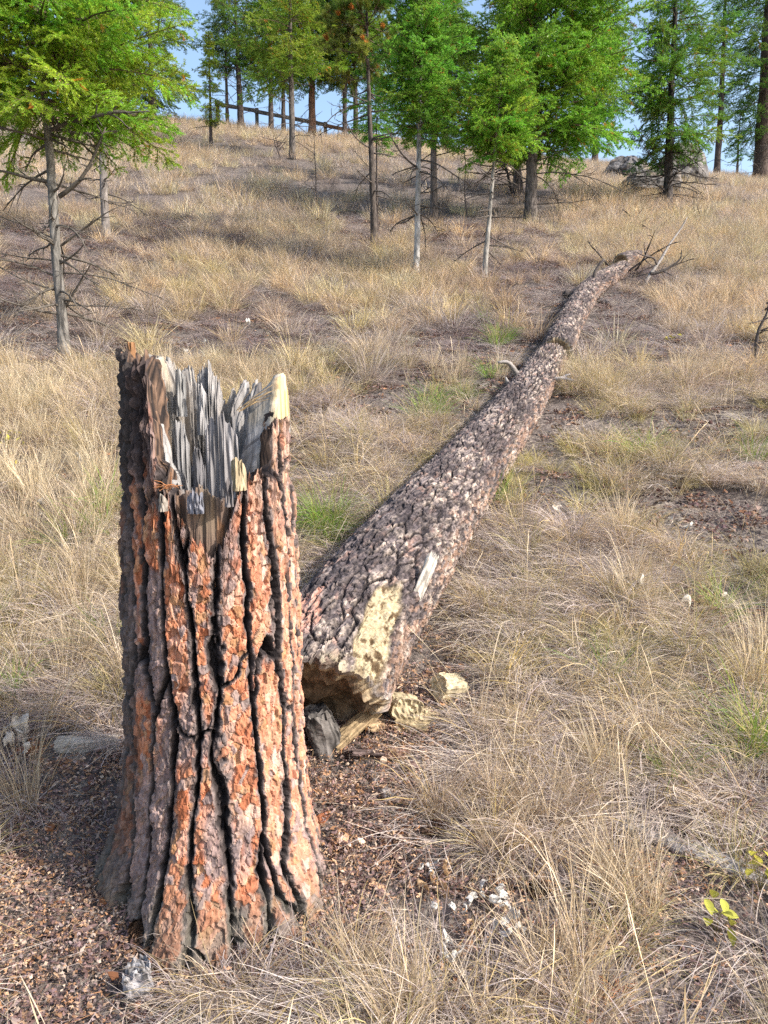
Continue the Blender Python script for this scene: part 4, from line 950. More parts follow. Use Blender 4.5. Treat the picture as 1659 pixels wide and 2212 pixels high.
tchunk("rust red bark flake leaning on the stump's right foot", 700, 1770, (.07, .045, .012), (R(65), R(10), R(60)), (.24, .09, .045), 612, name="bark_flake", cat="bark piece", rough=.3)
tchunk("pale grey barkless stick end poking out left of the stump", 190, 1607, (.24, .062, .058), (R(0), R(2), R(10)), (.42, .385, .33), 613, name="wood_piece", rough=.10, jag=.12, dark=.75)
tchunk("long grey weathered board half buried in grass, lower right", 1490, 1832, (.50, .085, .03), (R(8), R(10), R(-30)), (.34, .315, .30), 614, name="board", cat="board", rough=.16, jag=.3, dark=.6)
tchunk("flat grey bark slab lying in the grass left of the stump", 92, 1372, (.11, .05, .02), (R(10), R(0), R(25)), (.38, .35, .32), 615, name="bark_slab", cat="bark piece", rough=.3)
tchunk("weathered fuzzy grey wood lump low in front of the stump", 300, 2120, (.10, .085, .075), (R(0), R(75), R(20)), (.38, .36, .36), 616, lift=.03, cat="broken wood", jag=.6, rough=.5, dark=.12)

# ------------------------------------------------------------------ pine cones, curled leaves, small plants, needle clusters
def cone_mesh(seed, L=.085, w_=.05):
    rg = np.random.default_rng(seed); mb = MB(); n = 74
    mb.tube([(0, 0, -L * .5), (0, 0, 0), (0, 0, L * .45)], [w_ * .22, w_ * .3, w_ * .08], 6, (.07, .045, .03))
    for k in range(n):
        f = k / n; z = -L * .48 + L * .95 * f; a = k * 2.39996; r = w_ * .5 * math.sin(math.pi * (f * .85 + .12)) ** .8
        d = np.array([math.cos(a), math.sin(a), 0]); s = np.array([-d[1], d[0], 0]); u = np.array([0, 0, 1.0]); ws = w_ * .15
        p0, p1 = d * r * .3 + u * z, d * r * 1.05 + u * (z + L * .05 * (1 - f) + .004)
        V = [p0 - s * ws * .5, p0 + s * ws * .5, p1 + s * ws, p1 - s * ws, p1 + d * .004 + u * .006 - s * ws * .6, p1 + d * .004 + u * .006 + s * ws * .6]
        mb.add(V, [[0, 1, 2, 3], [3, 2, 5, 4], [1, 0, 3, 2]], np.array([.17, .105, .07]) * (.5 + rg.random()))
    o = mb.build("pine_cone", M_cone, None, False); return o
cones = [("open brown pine cone at the foot of the stump's left front", 300, 2010, (80, 20)), ("dark pine cone among the white curled leaves, lower right of the stump", 1158, 1922, (75, 60)), ("dark pine cone tucked in the grass above the long grey board", 1468, 1792, (85, 30)),
         ("grey weathered pine cone under grass left of the stump, above the stick", 222, 1350, (80, 120)), ("brown pine cone against the stump's front root", 338, 2042, (70, 140)), ("small dark pine cone in bare patch right of the fallen log", 1375, 1420, (80, 10)),
         ("pine cone near the right foot of the stump beside grass", 938, 1790, (80, 100))]
for k, (lab, px, py, (tx, tz)) in enumerate(cones):
    o = cone_mesh(700 + k); o.location = at(px, py, .022); o.rotation_euler = (R(tx), 0, R(tz)); s_ = 1 + .2 * rng.random(); o.scale = (s_, s_, s_); tag(o, lab, "pine cone")

def curled_leaf(seed, c, L=.055, w_=.032):
    rg = np.random.default_rng(seed); n, m = 12, 7; u = np.linspace(0, 1, n); v = np.linspace(-1, 1, m); U, Vv = np.meshgrid(u, v, indexing='ij')
    wd = w_ * np.sin(np.pi * np.clip(U * .92 + .06, 0, 1)) ** .7 * (1 + .35 * (vn(U * 6, Vv * 0 + np.sign(Vv), 0, seed) - .5)); bend = U * (2.2 + 1.6 * rg.random()); cup = Vv * (1.0 + .8 * rg.random())
    r = L / 2.6
    x = r * np.sin(bend); z = r * (1 - np.cos(bend)) + wd * .45 * np.abs(np.sin(cup)) ; y = wd * np.sin(Vv * 1.2) / 1.2 * .8
    P = np.stack([x, y, z], -1) + (fbm(U * 5, Vv * 2 + seed, 0, seed + 1, 3)[..., None] - .5) * .022
    i = np.arange(n - 1)[:, None] * m; j = np.arange(m - 1)[None]; F = np.stack([i + j, i + j + 1, i + m + j + 1, i + m + j], -1).reshape(-1, 4)
    col = np.array(c) * (.75 + .45 * vn(U * 5, Vv * 4, 0, seed + 2))[..., None] * (1 - .25 * (np.abs(Vv) < .12))[..., None]
    return mesh_np("curled_leaf", P.reshape(-1, 3), F, [M_leaf], col.reshape(-1, 3))
WHITE = [curled_leaf(720 + k, (.70, .67, .62), .05, .022) for k in range(5)]; TAN = [curled_leaf(740 + k, (.55, .38, .22), .05, .036) for k in range(4)]; BUFF = [curled_leaf(760 + k, (.66, .60, .52)) for k in range(3)]
def leaf_at(me, px, py, s, label, group=None, lift=.025):
    o = link("dry_leaf", me); o.location = at(px, py, lift); o.rotation_euler = (rng.normal() * .7, rng.normal() * .6, rng.random() * 6.28); o.scale = (s, s, s); return tag(o, label, "dry leaf", group)
for k, (px, py, s) in enumerate([(1005, 1952, .8), (1040, 1925, .7), (1098, 1942, .8), (1092, 1988, .9), (1110, 2010, .7), (972, 2068, 1.2), (1020, 1935, .6), (1080, 2015, .6), (985, 1965, .6), (1012, 1960, .6), (1048, 1938, .5), (1060, 1950, .6), (1090, 1955, .6), (1104, 1965, .6), (1098, 2000, .6), (1085, 2002, .5), (1116, 2022, .6), (1070, 2008, .5), (960, 2060, .7), (985, 2060, .7), (975, 2080, .6), (1000, 1972, .5), (930, 1955, .5)]):
    leaf_at(WHITE[k % 5], px, py, s * 1.35, "white curled dry leaf in the pale leaf cluster right of the stump's foot", "white curled leaves right of the stump's foot", .05)
for k, (px, py, s) in enumerate([(920, 1868, .8), (903, 1878, .6), (925, 1890, .5)]):
    leaf_at(WHITE[(k + 2) % 5], px, py, s * 1.3, "white curled dry leaf just above the tan leaves beside the stump's right foot", "white curled leaves above the tan ones", .03)
for k, (px, py, s) in enumerate([(945, 1920, 1.0), (968, 1898, 1.1), (925, 1935, .8), (960, 1940, .9), (1012, 1990, .8)]):
    leaf_at(TAN[k % 4], px, py, s * 1.2, "tan lobed dry leaf lying on the soil right of the stump's foot", "tan dry leaves right of the stump's foot", .015)
for k, (px, py, s) in enumerate([(40, 1585, 1.2), (55, 1605, 1.1), (30, 1610, 1.0), (62, 1580, .8), (48, 1625, .9), (22, 1590, .9)]):
    leaf_at(BUFF[k % 3], px, py, s * 1.2, "buff crumpled dry leaf in the heap left of the grey stick end", "buff leaf heap left of the stick", .03)
for k, (px, py, s) in enumerate([(1375, 1275, 1.2), (1360, 1280, .9), (1450, 1300, .9), (1482, 1318, 1.0), (1550, 1290, .8), (1210, 1108, 1.2), (1250, 1128, 1.0), (1438, 1138, 1.1), (1475, 1140, 1.1), (1640, 1050, 1.0), (1160, 1370, 1.0)]):
    leaf_at(BUFF[k % 3], px, py, s * 1.2, "pale crumpled dry leaf in the grass right of the fallen log", "pale dry leaves in the grass right of the log", .06)
for k, (px, py, s) in enumerate([(95, 888, 1.5), (140, 880, 1.4), (100, 862, 1.2), (168, 1000, 1.4), (50, 1110, 1.4), (80, 1120, 1.2), (95, 1088, 1.2), (112, 1275, 1.1), (130, 1040, 1.2), (60, 1220, 1.1), (45, 1235, 1.1), (20, 1190, 1.1)]):
    leaf_at(WHITE[k % 5], px, py, s * 1.2, "whitish crumpled dry leaf in the grass left of the stump", "whitish dry leaves left of the stump", .06)
for k, (px, py, s) in enumerate([(622, 590, 2.6), (395, 755, 1.6), (440, 740, 1.6), (540, 700, 1.8), (365, 675, 1.8), (705, 1225, 1.0)]):
    leaf_at(WHITE[k % 5], px, py, s, ["round white dry leaf shining alone on the mid slope beyond the stump", "white dry leaf on the slope just above the stump's left wall", "white dry leaf on the slope above the stump's middle splinters", "white dry leaf beside a dark litter patch on the mid slope", "white dry leaf near the dead limbs of the near fir", "small white leaf against the log beside the green grass tuft"][k], None, .06)

def small_plant(label, px, py, n, L, leaf_l, c, seed, h=.12):
    rg = np.random.default_rng(seed); b = at(px, py); root = thing("small_plant", label, "plant", tuple(b))
    for k in range(n):
        a = rg.random() * 6.28; tip = np.array([math.cos(a) * L * rg.random(), math.sin(a) * L * rg.random(), h * (.4 + .6 * rg.random())])
        mb = MB(); mb.tube([np.zeros(3), tip * np.array([.4, .4, .6]), tip], [.0014, .001, .0008], 4, (.2, .16, .07)); mb.build("stem", M_limb, root)
        nn, m = 7, 5; U, Vv = np.meshgrid(np.linspace(0, 1, nn), np.linspace(-1, 1, m), indexing='ij'); wd = leaf_l * .3 * np.sin(np.pi * np.clip(U * .94 + .04, 0, 1)) ** .8
        P = np.stack([U * leaf_l, Vv * wd, -.25 * U ** 2 * leaf_l + np.abs(Vv) * wd * .35], -1).reshape(-1, 3)
        M = np.array((Matrix.Rotation(rg.random() * 6.28, 3, 'Z') @ Matrix.Rotation(rg.normal() * .6 - .2, 3, 'Y') @ Matrix.Rotation(rg.normal() * .5, 3, 'X')))
        i = np.arange(nn - 1)[:, None] * m; j = np.arange(m - 1)[None]
        link("leaf", mesh_np("leaf", P @ M.T + tip, np.stack([i + j, i + j + 1, i + m + j + 1, i + m + j], -1).reshape(-1, 4), [M_leaf], np.broadcast_to(np.array(c) * (.8 + .4 * rg.random()), (nn * m, 3))), root)
small_plant("low plant with yellow-green leaves in the grass below the long grey board", 1545, 2030, 9, .07, .045, (.44, .43, .09), 801)
small_plant("low plant with bright yellow leaves just right of the long grey board's end", 1640, 1935, 8, .06, .045, (.50, .45, .08), 802)
small_plant("small yellowing plant in the grass left of the stump", 22, 985, 14, .10, .04, (.50, .46, .07), 803, .2)
small_plant("tiny yellow sprig just below the small yellowing plant", 30, 1030, 5, .05, .03, (.58, .48, .06), 804)
small_plant("tiny yellow sprig right of the log's crack", 1455, 745, 5, .10, .06, (.55, .48, .06), 805)

def needle_cluster(label, loc, n, L, c, seed, spread=1.2, d0=(0, 0, 0)):
    rg = np.random.default_rng(seed); mb = MB()
    for k in range(n):
        d = np.array(d0) + rg.standard_normal(3) * spread * np.array([1, 1, .35]); d /= np.linalg.norm(d); p = rg.standard_normal(3) * .004
        mb.tube([p, p + d * L * .5 + np.array([0, 0, .004]), p + d * L * (.8 + .3 * rg.random())], [.0011, .001, .0007], 4, np.array(c) * (.8 + .4 * rg.random()), cap=False)
    o = mb.build("needle_cluster", M_limb); o.location = tuple(loc); return tag(o, label, "pine needles")
needle_cluster("tan fallen pine needles caught between the stump's right-hand splinters", ppx(515, 885, 2.10), 9, .11, (.50, .36, .20), 821, .25, (1, -.1, .6))
needle_cluster("orange pine needle tuft lying in the hollow of the stump", ppx(365, 1052, 2.10), 16, .035, (.40, .17, .07), 822)
needle_cluster("orange needle litter heap on the ground left of the stump", at(40, 1622, .015), 46, .10, (.46, .21, .09), 823, .6, (1, .2, 0))
needle_cluster("rust orange needle tuft in the litter low in the right foreground", at(1330, 2140, .02), 30, .06, (.40, .16, .07), 824)
needle_cluster("orange needle spray lying beside the grey stick end by the stump", at(120, 1650, .015), 22, .08, (.44, .2, .09), 825, .7, (1, .1, 0))

# ------------------------------------------------------------------ grass and litter (instanced geometry inside one object each)
def blades(n, r0, L, tilt, kap, wd, pal, seed, seg=5, az=None, azs=6.3, zoff=0.0, clump=.0, head=0):
    rg = np.random.default_rng(seed)
    a0 = rg.random(n) * 6.283; rr = np.sqrt(rg.random(n)) * r0; base = np.stack([rr * np.cos(a0), rr * np.sin(a0), np.full(n, -.02) + zoff * rg.random(n)], 1)
    a = a0 + rg.normal(size=n) * .7 if az is None else az + rg.normal(size=n) * azs
    Ln = L[0] + (L[1] - L[0]) * rg.random(n) ** 1.2; t0 = np.radians(tilt[0] + (tilt[1] - tilt[0]) * rg.random(n)); kp = np.radians(kap[0] + (kap[1] - kap[0]) * rg.random(n))
    side = rg.normal(size=n) * .35
    P = [base]; 
    for k in range(seg):
        f = (k + .5) / seg; tt = np.minimum(t0 + kp * f ** 1.3, 2.0); aa = a + side * f
        d = np.stack([np.sin(tt) * np.cos(aa), np.sin(tt) * np.sin(aa), np.cos(tt)], 1); P.append(P[-1] + d * (Ln / seg)[:, None])
    P = np.stack(P, 1)                                   # n, seg+1, 3
    P[..., 2] = np.maximum(P[..., 2], .004 + .02 * rg.random((n, 1)))  ; P[:, 0, 2] = base[:, 2]
    sw = rg.normal(size=n) * .9; sd = np.stack([-np.sin(a + sw), np.cos(a + sw), rg.normal(size=n) * .3], 1)[:, None]; taper = np.array([1, .95, .85, .7, .5, .12, .1, .1])[:seg + 1][None, :, None]; taper = np.interp(np.linspace(0, 1, seg + 1), [0, .5, .85, 1], [.9, 1, .6, .12])[None, :, None]
    if head: taper = np.interp(np.linspace(0, 1, seg + 1), [0, .6, .72, .85, 1], [.8, .7, 1.0, 2.6, .4])[None, :, None]
    W = (wd * (.6 + .8 * rg.random(n)))[:, None, None] * taper / 2
    V = np.stack([P - sd * W, P + sd * W], 2).reshape(-1, 3)
    b = (np.arange(n) * (seg + 1) * 2)[:, None] + (np.arange(seg) * 2)[None]
    F = np.stack([b, b + 1, b + 3, b + 2], -1).reshape(-1, 4)
    pal = np.asarray(pal); pc = pal[rg.integers(0, len(pal), n)] * (.7 + .6 * rg.random((n, 1))); C = np.repeat(pc, (seg + 1) * 2, 0)
    return V, F, C

STRAW = [(.62, .535, .39), (.545, .46, .325), (.71, .64, .52), (.46, .375, .26)]
GREY = [(.49, .445, .415), (.60, .555, .51), (.36, .31, .295), (.53, .475, .41)]
OLIVE = [(.43, .375, .17), (.38, .35, .14), (.53, .435, .21), (.59, .48, .26)]
GREEN = [(.20, .36, .06), (.28, .40, .08), (.42, .42, .14), (.16, .30, .05)]
GOLD = [(.63, .515, .335), (.57, .46, .31), (.68, .59, .44), (.50, .39, .255)]
def proto_col(name, specs):
    c = bpy.data.collections.new(name)
    for sp in specs:
        parts = [blades(**q) for q in sp]; V = np.concatenate([p[0] for p in parts]); off = np.cumsum([0] + [len(p[0]) for p in parts[:-1]])
        F = np.concatenate([p[1] + o for p, o in zip(parts, off)]); C = np.concatenate([p[2] for p in parts])
        o = bpy.data.objects.new(name, mesh_np(name, V, F, [M_grass], C, False)); c.objects.link(o)
    return c
def scatter(name, label, cat, protos, pos, rot, scl, tint, src_mat=None):
    """one object: its vertices carry copies of the blades' geometry"""
    n = len(pos); me = bpy.data.meshes.new(name); me.vertices.add(n); me.vertices.foreach_set("co", np.asarray(pos, np.float32).ravel())
    def att(nm, ty, data, key):
        a = me.attributes.new(nm, ty, 'POINT'); a.data.foreach_set(key, np.asarray(data).ravel())
    att("rot", 'FLOAT_VECTOR', np.asarray(rot, np.float32), "vector"); att("scl", 'FLOAT_VECTOR', np.asarray(scl, np.float32), "vector")
    t4 = np.ones((n, 4), np.float32); t4[:, :3] = np.asarray(tint) * np.array([.99, 1.0, 1.05]); att("tint", 'FLOAT_COLOR', t4, "color"); att("idx", 'INT', rng.integers(0, len(protos.objects), n).astype(np.int32), "value")
    o = link(name, me); tag(o, label, cat, kind="stuff")
    g = bpy.data.node_groups.new(name, 'GeometryNodeTree'); g.interface.new_socket("Geometry", in_out='INPUT', socket_type='NodeSocketGeometry'); g.interface.new_socket("Geometry", in_out='OUTPUT', socket_type='NodeSocketGeometry')
    N, L = g.nodes, g.links; gi = N.new("NodeGroupInput"); go = N.new("NodeGroupOutput"); iop = N.new("GeometryNodeInstanceOnPoints"); jn = N.new("GeometryNodeJoinGeometry")
    for po in protos.objects:
        oi = N.new("GeometryNodeObjectInfo"); oi.inputs[0].default_value = po; gt = N.new("GeometryNodeGeometryToInstance"); L.new(oi.outputs['Geometry'], gt.inputs[0]); L.new(gt.outputs[0], jn.inputs[0])
    def na(nm, ty):
        q = N.new("GeometryNodeInputNamedAttribute"); q.data_type = ty; q.inputs[0].default_value = nm; return [s for s in q.outputs if s.enabled][0]
    L.new(gi.outputs[0], iop.inputs['Points']); L.new(jn.outputs[0], iop.inputs['Instance']); iop.inputs['Pick Instance'].default_value = True
    L.new(na("idx", 'INT'), iop.inputs['Instance Index']); L.new(na("rot", 'FLOAT_VECTOR'), iop.inputs['Rotation']); L.new(na("scl", 'FLOAT_VECTOR'), iop.inputs['Scale'])
    L.new(iop.outputs[0], go.inputs[0])
    md = o.modifiers.new("scatter", 'NODES'); md.node_group = g
    return o

def sd(k): return 900 + k
P_up = proto_col("dry_grass", [[dict(n=110, r0=.05, L=(.16, .40), tilt=(2, 26), kap=(5, 60), wd=.0019, pal=STRAW, seed=sd(k)), dict(n=60, r0=.06, L=(.10, .26), tilt=(25, 60), kap=(30, 90), wd=.0018, pal=STRAW + GREY, seed=sd(k + 50))] for k in range(5)])
P_mop = proto_col("matted_grass", [[dict(n=190, r0=.06, L=(.14, .34), tilt=(15, 55), kap=(55, 120), wd=.0018, pal=GREY + STRAW[:2] + OLIVE[2:], seed=sd(k + 100))] for k in range(5)])
P_lie = proto_col("flattened_grass", [[dict(n=95, r0=.11, L=(.12, .30), tilt=(60, 88), kap=(0, 40), wd=.0018, pal=GREY + STRAW[2:3], seed=sd(k + 150), az=0.0, azs=1.0, zoff=.05), dict(n=60, r0=.13, L=(.06, .18), tilt=(60, 95), kap=(0, 40), wd=.0018, pal=GREY + [(.26, .19, .16)], seed=sd(k + 170), zoff=.05)] for k in range(5)])
P_olive = proto_col("olive_grass", [[dict(n=150, r0=.05, L=(.14, .34), tilt=(5, 45), kap=(30, 95), wd=.0017, pal=OLIVE, seed=sd(k + 200)), dict(n=50, r0=.06, L=(.1, .25), tilt=(30, 60), kap=(40, 90), wd=.0018, pal=GREY, seed=sd(k + 220))] for k in range(4)])
P_green = proto_col("green_grass", [[dict(n=130, r0=.045, L=(.12, .30), tilt=(5, 50), kap=(20, 85), wd=.0020, pal=GREEN, seed=sd(k + 250)), dict(n=60, r0=.06, L=(.1, .25), tilt=(30, 65), kap=(40, 90), wd=.0018, pal=STRAW + GREY, seed=sd(k + 270))] for k in range(3)])
P_stalk = proto_col("grass_stalk", [[dict(n=5, r0=.05, L=(.35, .62), tilt=(3, 28), kap=(5, 45), wd=.0021, pal=GOLD + STRAW, seed=sd(k + 300), seg=9, head=1)] for k in range(5)])
P_far = proto_col("hillside_grass", [[dict(n=120, r0=.16, L=(.14, .40), tilt=(2, 35), kap=(5, 70), wd=.0048, pal=STRAW + GOLD[:2] + GREY[:2], seed=sd(k + 350), seg=3), dict(n=60, r0=.20, L=(.10, .25), tilt=(40, 75), kap=(20, 70), wd=.0046, pal=GREY + GOLD, seed=sd(k + 370), seg=3)] for k in range(5)])

poly = np.array([tuple(at(px, py))[:2] for px, py in [(-60, 1850), (210, 1650), (330, 1580), (640, 1540), (800, 1480), (860, 1455), (985, 1440), (1005, 1500), (930, 1560), (930, 1700), (905, 1800), (890, 1890), (830, 2020), (740, 2090), (600, 2130), (430, 2120), (330, 2180), (320, 2350), (-200, 2400)]])
def in_poly(x, y):
    c = np.zeros(len(x), bool); j = len(poly) - 1
    for i in range(len(poly)):
        xi, yi = poly[i]; xj, yj = poly[j]
        c ^= ((yi > y) != (yj > y)) & (x < (xj - xi) * (y - yi) / (yj - yi + 1e-12) + xi); j = i
    return c
LOGA = np.concatenate([CL, C2]); LOGR = np.concatenate([np.interp(np.linspace(0, 1, len(CL)), [0, .3, 1], [.25, .21, .155]), np.full(len(C2), .15)])
def log_dist(x, y):
    d = np.full(len(x), 9.0)
    for k in range(0, len(LOGA), 2): d = np.minimum(d, np.hypot(x - LOGA[k, 0], y - LOGA[k, 1]) - LOGR[k])
    return d
def field(y0, y1, cell, jit=1.0, mx=1.0):
    ys = np.arange(y0, y1, cell); pts = []
    for y in ys:
        hw = y * .56 + mx; xs = np.arange(-hw, hw, cell); pts.append(np.stack([xs, np.full(len(xs), y)], 1))
    p = np.concatenate(pts); p += (rng.random(p.shape) - .5) * cell * jit * 1.6; return p[:, 0], p[:, 1]
def place(x, y, smin, smax, tilt=.15, down=0.0):
    n = len(x); z = gz(x, y); s = smin + (smax - smin) * rng.random(n); az = rng.random(n) * 6.283
    rot = np.stack([rng.normal(size=n) * tilt + down, rng.normal(size=n) * tilt, az], 1)
    return np.stack([x, y, z], 1), rot, np.repeat(s[:, None], 3, 1)
def tints(n, a, b, x, y, sc, seed, var=.18):
    t = sstep(.35, .65, fbm(x * sc, y * sc, 0, seed, 3))[:, None]; c = np.array(a) * (1 - t) + np.array(b) * t
    return c * (1 + (rng.random((n, 1)) - .5) * 2 * var)
def bare(x, y): return fbm(x * .9 + 4, y * .95, 0, 77, 3) - .10 * sstep(.1, .5, x) * sstep(3.0, 2.3, y)
STX, STY = SX, SY
CLEAR = [(at(px, py), rr) for px, py, rr in [(705, 1160, .20), (690, 1190, .12), (1000, 1940, .16), (1070, 1990, .16), (960, 2060, .10), (930, 1890, .14), (190, 1607, .15), (120, 1625, .10), (45, 1610, .13), (1440, 1815, .13), (1530, 1850, .13), (1600, 1880, .10), (972, 1490, .10), (900, 1540, .12), (1160, 1935, .08), (1540, 2040, .06), (1640, 1940, .06), (92, 1385, .09), (220, 1365, .10)]]
def keep(x, y, lit=True):
    k = (np.hypot(x - STX, y - STY) > .36) & (log_dist(x, y) > -.02) & (np.hypot(x, y) > .75)
    if lit: k &= ~in_poly(x, y)
    for q, rr in CLEAR: k &= (np.hypot(x - q.x, y - q.y + .03) > rr) | (rng.random(len(x)) < .12)
    return k

N1 = 7.5
PALN = np.array([(1.13, 1.02, .91), (1.05, .97, .92), (.93, .86, .86), (1.10, 1.03, .80), (1.03, .92, .82)])
# flattened thatch everywhere near
x, y = field(.9, N1, .085); kk = keep(x, y) & (rng.random(len(x)) < np.clip(.95 - 1.0 * sstep(.42, .53, bare(x, y)), .05, .75)); x, y = x[kk], y[kk]
p, r, s = place(x, y, .8, 1.25, .12); r[:, 2] = -1.9 + (fbm(x * 1.3, y * 1.3, 0, 91, 2) - .5) * 7 + rng.normal(size=len(x)) * .5
scatter("flattened_grass", "flattened grey dead grass matted over the near slope", "grass", P_lie, p, r, s, tints(len(x), (1.15, 1.08, 1.0), (.95, .86, .84), x, y, 1.4, 92))
# drooping mops
x, y = field(1.2, N1, .185); kk = keep(x, y) & (bare(x, y) < .49 + .10 * rng.random(len(x))); x, y = x[kk], y[kk]
p, r, s = place(x, y, .8, 1.45, .25)
scatter("matted_grass", "drooping beige bunchgrass on the near slope", "grass", P_mop, p, r, s, PALN[rng.integers(0, 5, len(x))] * (.8 + .35 * rng.random((len(x), 1))))
# upright straw tufts, thick left behind the stump and at the right foreground
x, y = field(1.35, N1, .16); dens = sstep(.44, .64, fbm(x * .8, y * .8, 0, 94, 3)) * .6 + .55 * sstep(-.6, -1.4, x) * sstep(2.8, 3.6, y) + .75 * np.exp(-((x - .45) / .4) ** 2 - ((y - 2.35) / .38) ** 2)
kk = keep(x, y) & (rng.random(len(x)) < dens); x, y = x[kk], y[kk]
p, r, s = place(x, y, .7, 1.2, .16)
scatter("dry_grass", "upright straw-coloured dry grass tufts on the near slope", "grass", P_up, p, r, s, tints(len(x), (1.05, .99, .86), (.98, .90, .80), x, y, .9, 95))
# olive tufts
x, y = field(1.6, N1, .19); kk = keep(x, y) & (rng.random(len(x)) < .12 + .75 * sstep(.48, .62, fbm(x * 1.1 + 9, y * 1.1, 0, 96, 3))); x, y = x[kk], y[kk]
p, r, s = place(x, y, .7, 1.15, .18)
scatter("olive_grass", "yellow-olive grass tufts on the near slope", "grass", P_olive, p, r, s, tints(len(x), (1.1, 1.08, .9), (1.0, 1.0, 1.0), x, y, 1.0, 97))
# green tufts
gp = [at(px, py) for px, py in [(690, 1170), (722, 1150), (705, 1130), (700, 1150), (712, 1165), (680, 1155), (715, 1135), (1072, 748), (1084, 735), (1090, 740), (930, 880), (950, 900), (1075, 1085), (915, 905), (1600, 1640), (1640, 1600), (1380, 985), (1565, 1330), (1050, 700), (25, 1500), (230, 1100), (245, 1170), (240, 1400), (1010, 860), (1055, 815), (1455, 1690), (15, 1350), (1630, 1000), (160, 1180), (1310, 1480)]]
x = np.array([q.x for q in gp]); y = np.array([q.y for q in gp]); p, r, s = place(x, y, 1.0, 1.5, .15)
scatter("green_grass", "fresh green grass tufts dotted over the near slope", "grass", P_green, p, r, s, tints(len(x), (1, 1.05, .9), (1.05, 1, .9), x, y, 2, 98))
# tall stalks
x, y = field(1.3, N1, .21); dn = .28 + .8 * np.exp(-((x - .5) / .5) ** 2 - ((y - 2.4) / .5) ** 2); kk = keep(x, y) & (rng.random(len(x)) < dn); x, y = x[kk], y[kk]
p, r, s = place(x, y, .6, 1.05, .2)
scatter("grass_stalk", "thin tall seed stalks rising over the near grass", "grass", P_stalk, p, r, s, tints(len(x), (1.0, .95, .85), (1.05, .92, .75), x, y, 2, 99))
# middle distance: mounded clumps with dark litter and thin grey grass between them
P_clump = proto_col("bunchgrass", [[dict(n=170, r0=.09, L=(.16, .44), tilt=(2, 40), kap=(10, 85), wd=.0032, pal=[STRAW + GOLD, GREY + STRAW[:2], STRAW + OLIVE[2:], STRAW, GOLD][k], seed=sd(k + 400), seg=4), dict(n=60, r0=.13, L=(.1, .26), tilt=(40, 75), kap=(20, 80), wd=.0032, pal=GREY, seed=sd(k + 420), seg=3)] for k in range(5)])
PALT = np.array([(1.08, .99, .89), (1.04, .98, .93), (.89, .84, .84), (1.02, 1.0, .78), (1.12, .99, .82), (.96, .86, .80)])
def clump_tint(x, y, sc, seed):
    n = len(x); q = fbm(x * sc, y * sc * .6, 0, seed, 3) * 1.5 - .25 + rng.normal(size=n) * .22
    i = np.clip((q * 6).astype(int), 0, 5); return PALT[i] * (.82 + .36 * rng.random((n, 1)))
def slope(x, y): return fbm(x * .42 + 2, y * .26, 0, 131, 3)          # high = bare, dark, littered ground
x, y = field(N1, 17, .25, 1.0, 1.5); sl = slope(x, y); kk = (log_dist(x, y) > .0) & (rng.random(len(x)) < .90 - .76 * sstep(.45, .57, sl)); x, y = x[kk], y[kk]
p, r, s = place(x, y, .75, 1.35, .14); s = s * np.array([1.05, 1.05, .85])
scatter("bunchgrass", "straw, grey and olive bunchgrass clumps on the middle slope", "grass", P_clump, p, r, s, clump_tint(x, y, .5, 132))
x, y = field(N1, 17, .21, 1.0, 1.5); kk = (log_dist(x, y) > 0) & (rng.random(len(x)) < .62); x, y = x[kk], y[kk]; p, r, s = place(x, y, 1.0, 1.6, .12); r[:, 2] = -1.9 + (fbm(x, y, 0, 113, 2) - .5) * 7
scatter("flattened_grass", "flattened grey grass on the middle slope", "grass", P_lie, p, r, s, tints(len(x), (.98, .92, .90), (.70, .63, .66), x, y, .8, 114))
x, y = field(17, 43, .40, 1.0, 2.0); sl = slope(x * .8, y * .8); kk = rng.random(len(x)) < .95 - .76 * sstep(.47, .58, sl); x, y = x[kk], y[kk]; p, r, s = place(x, y, .8, 1.5, .14); s = s * np.array([1.15, 1.15, .95])
scatter("hillside_grass", "golden and grey dry grass covering the upper hillside to the ridge", "grass", P_far, p, r, s, clump_tint(x, y, .25, 133))
x, y = field(17, 43, .5, 1.0, 2.0); kk = rng.random(len(x)) < .5; x, y = x[kk], y[kk]; p, r, s = place(x, y, 1.6, 2.6, .1); s = s * np.array([1, 1, .6])
scatter("flattened_grass", "low grey grass in the bare patches of the upper hillside", "grass", P_far, p, r, s * .45, np.tile([(.66, .62, .66)], (len(x), 1)) * (.8 + .4 * rng.random((len(x), 1))))

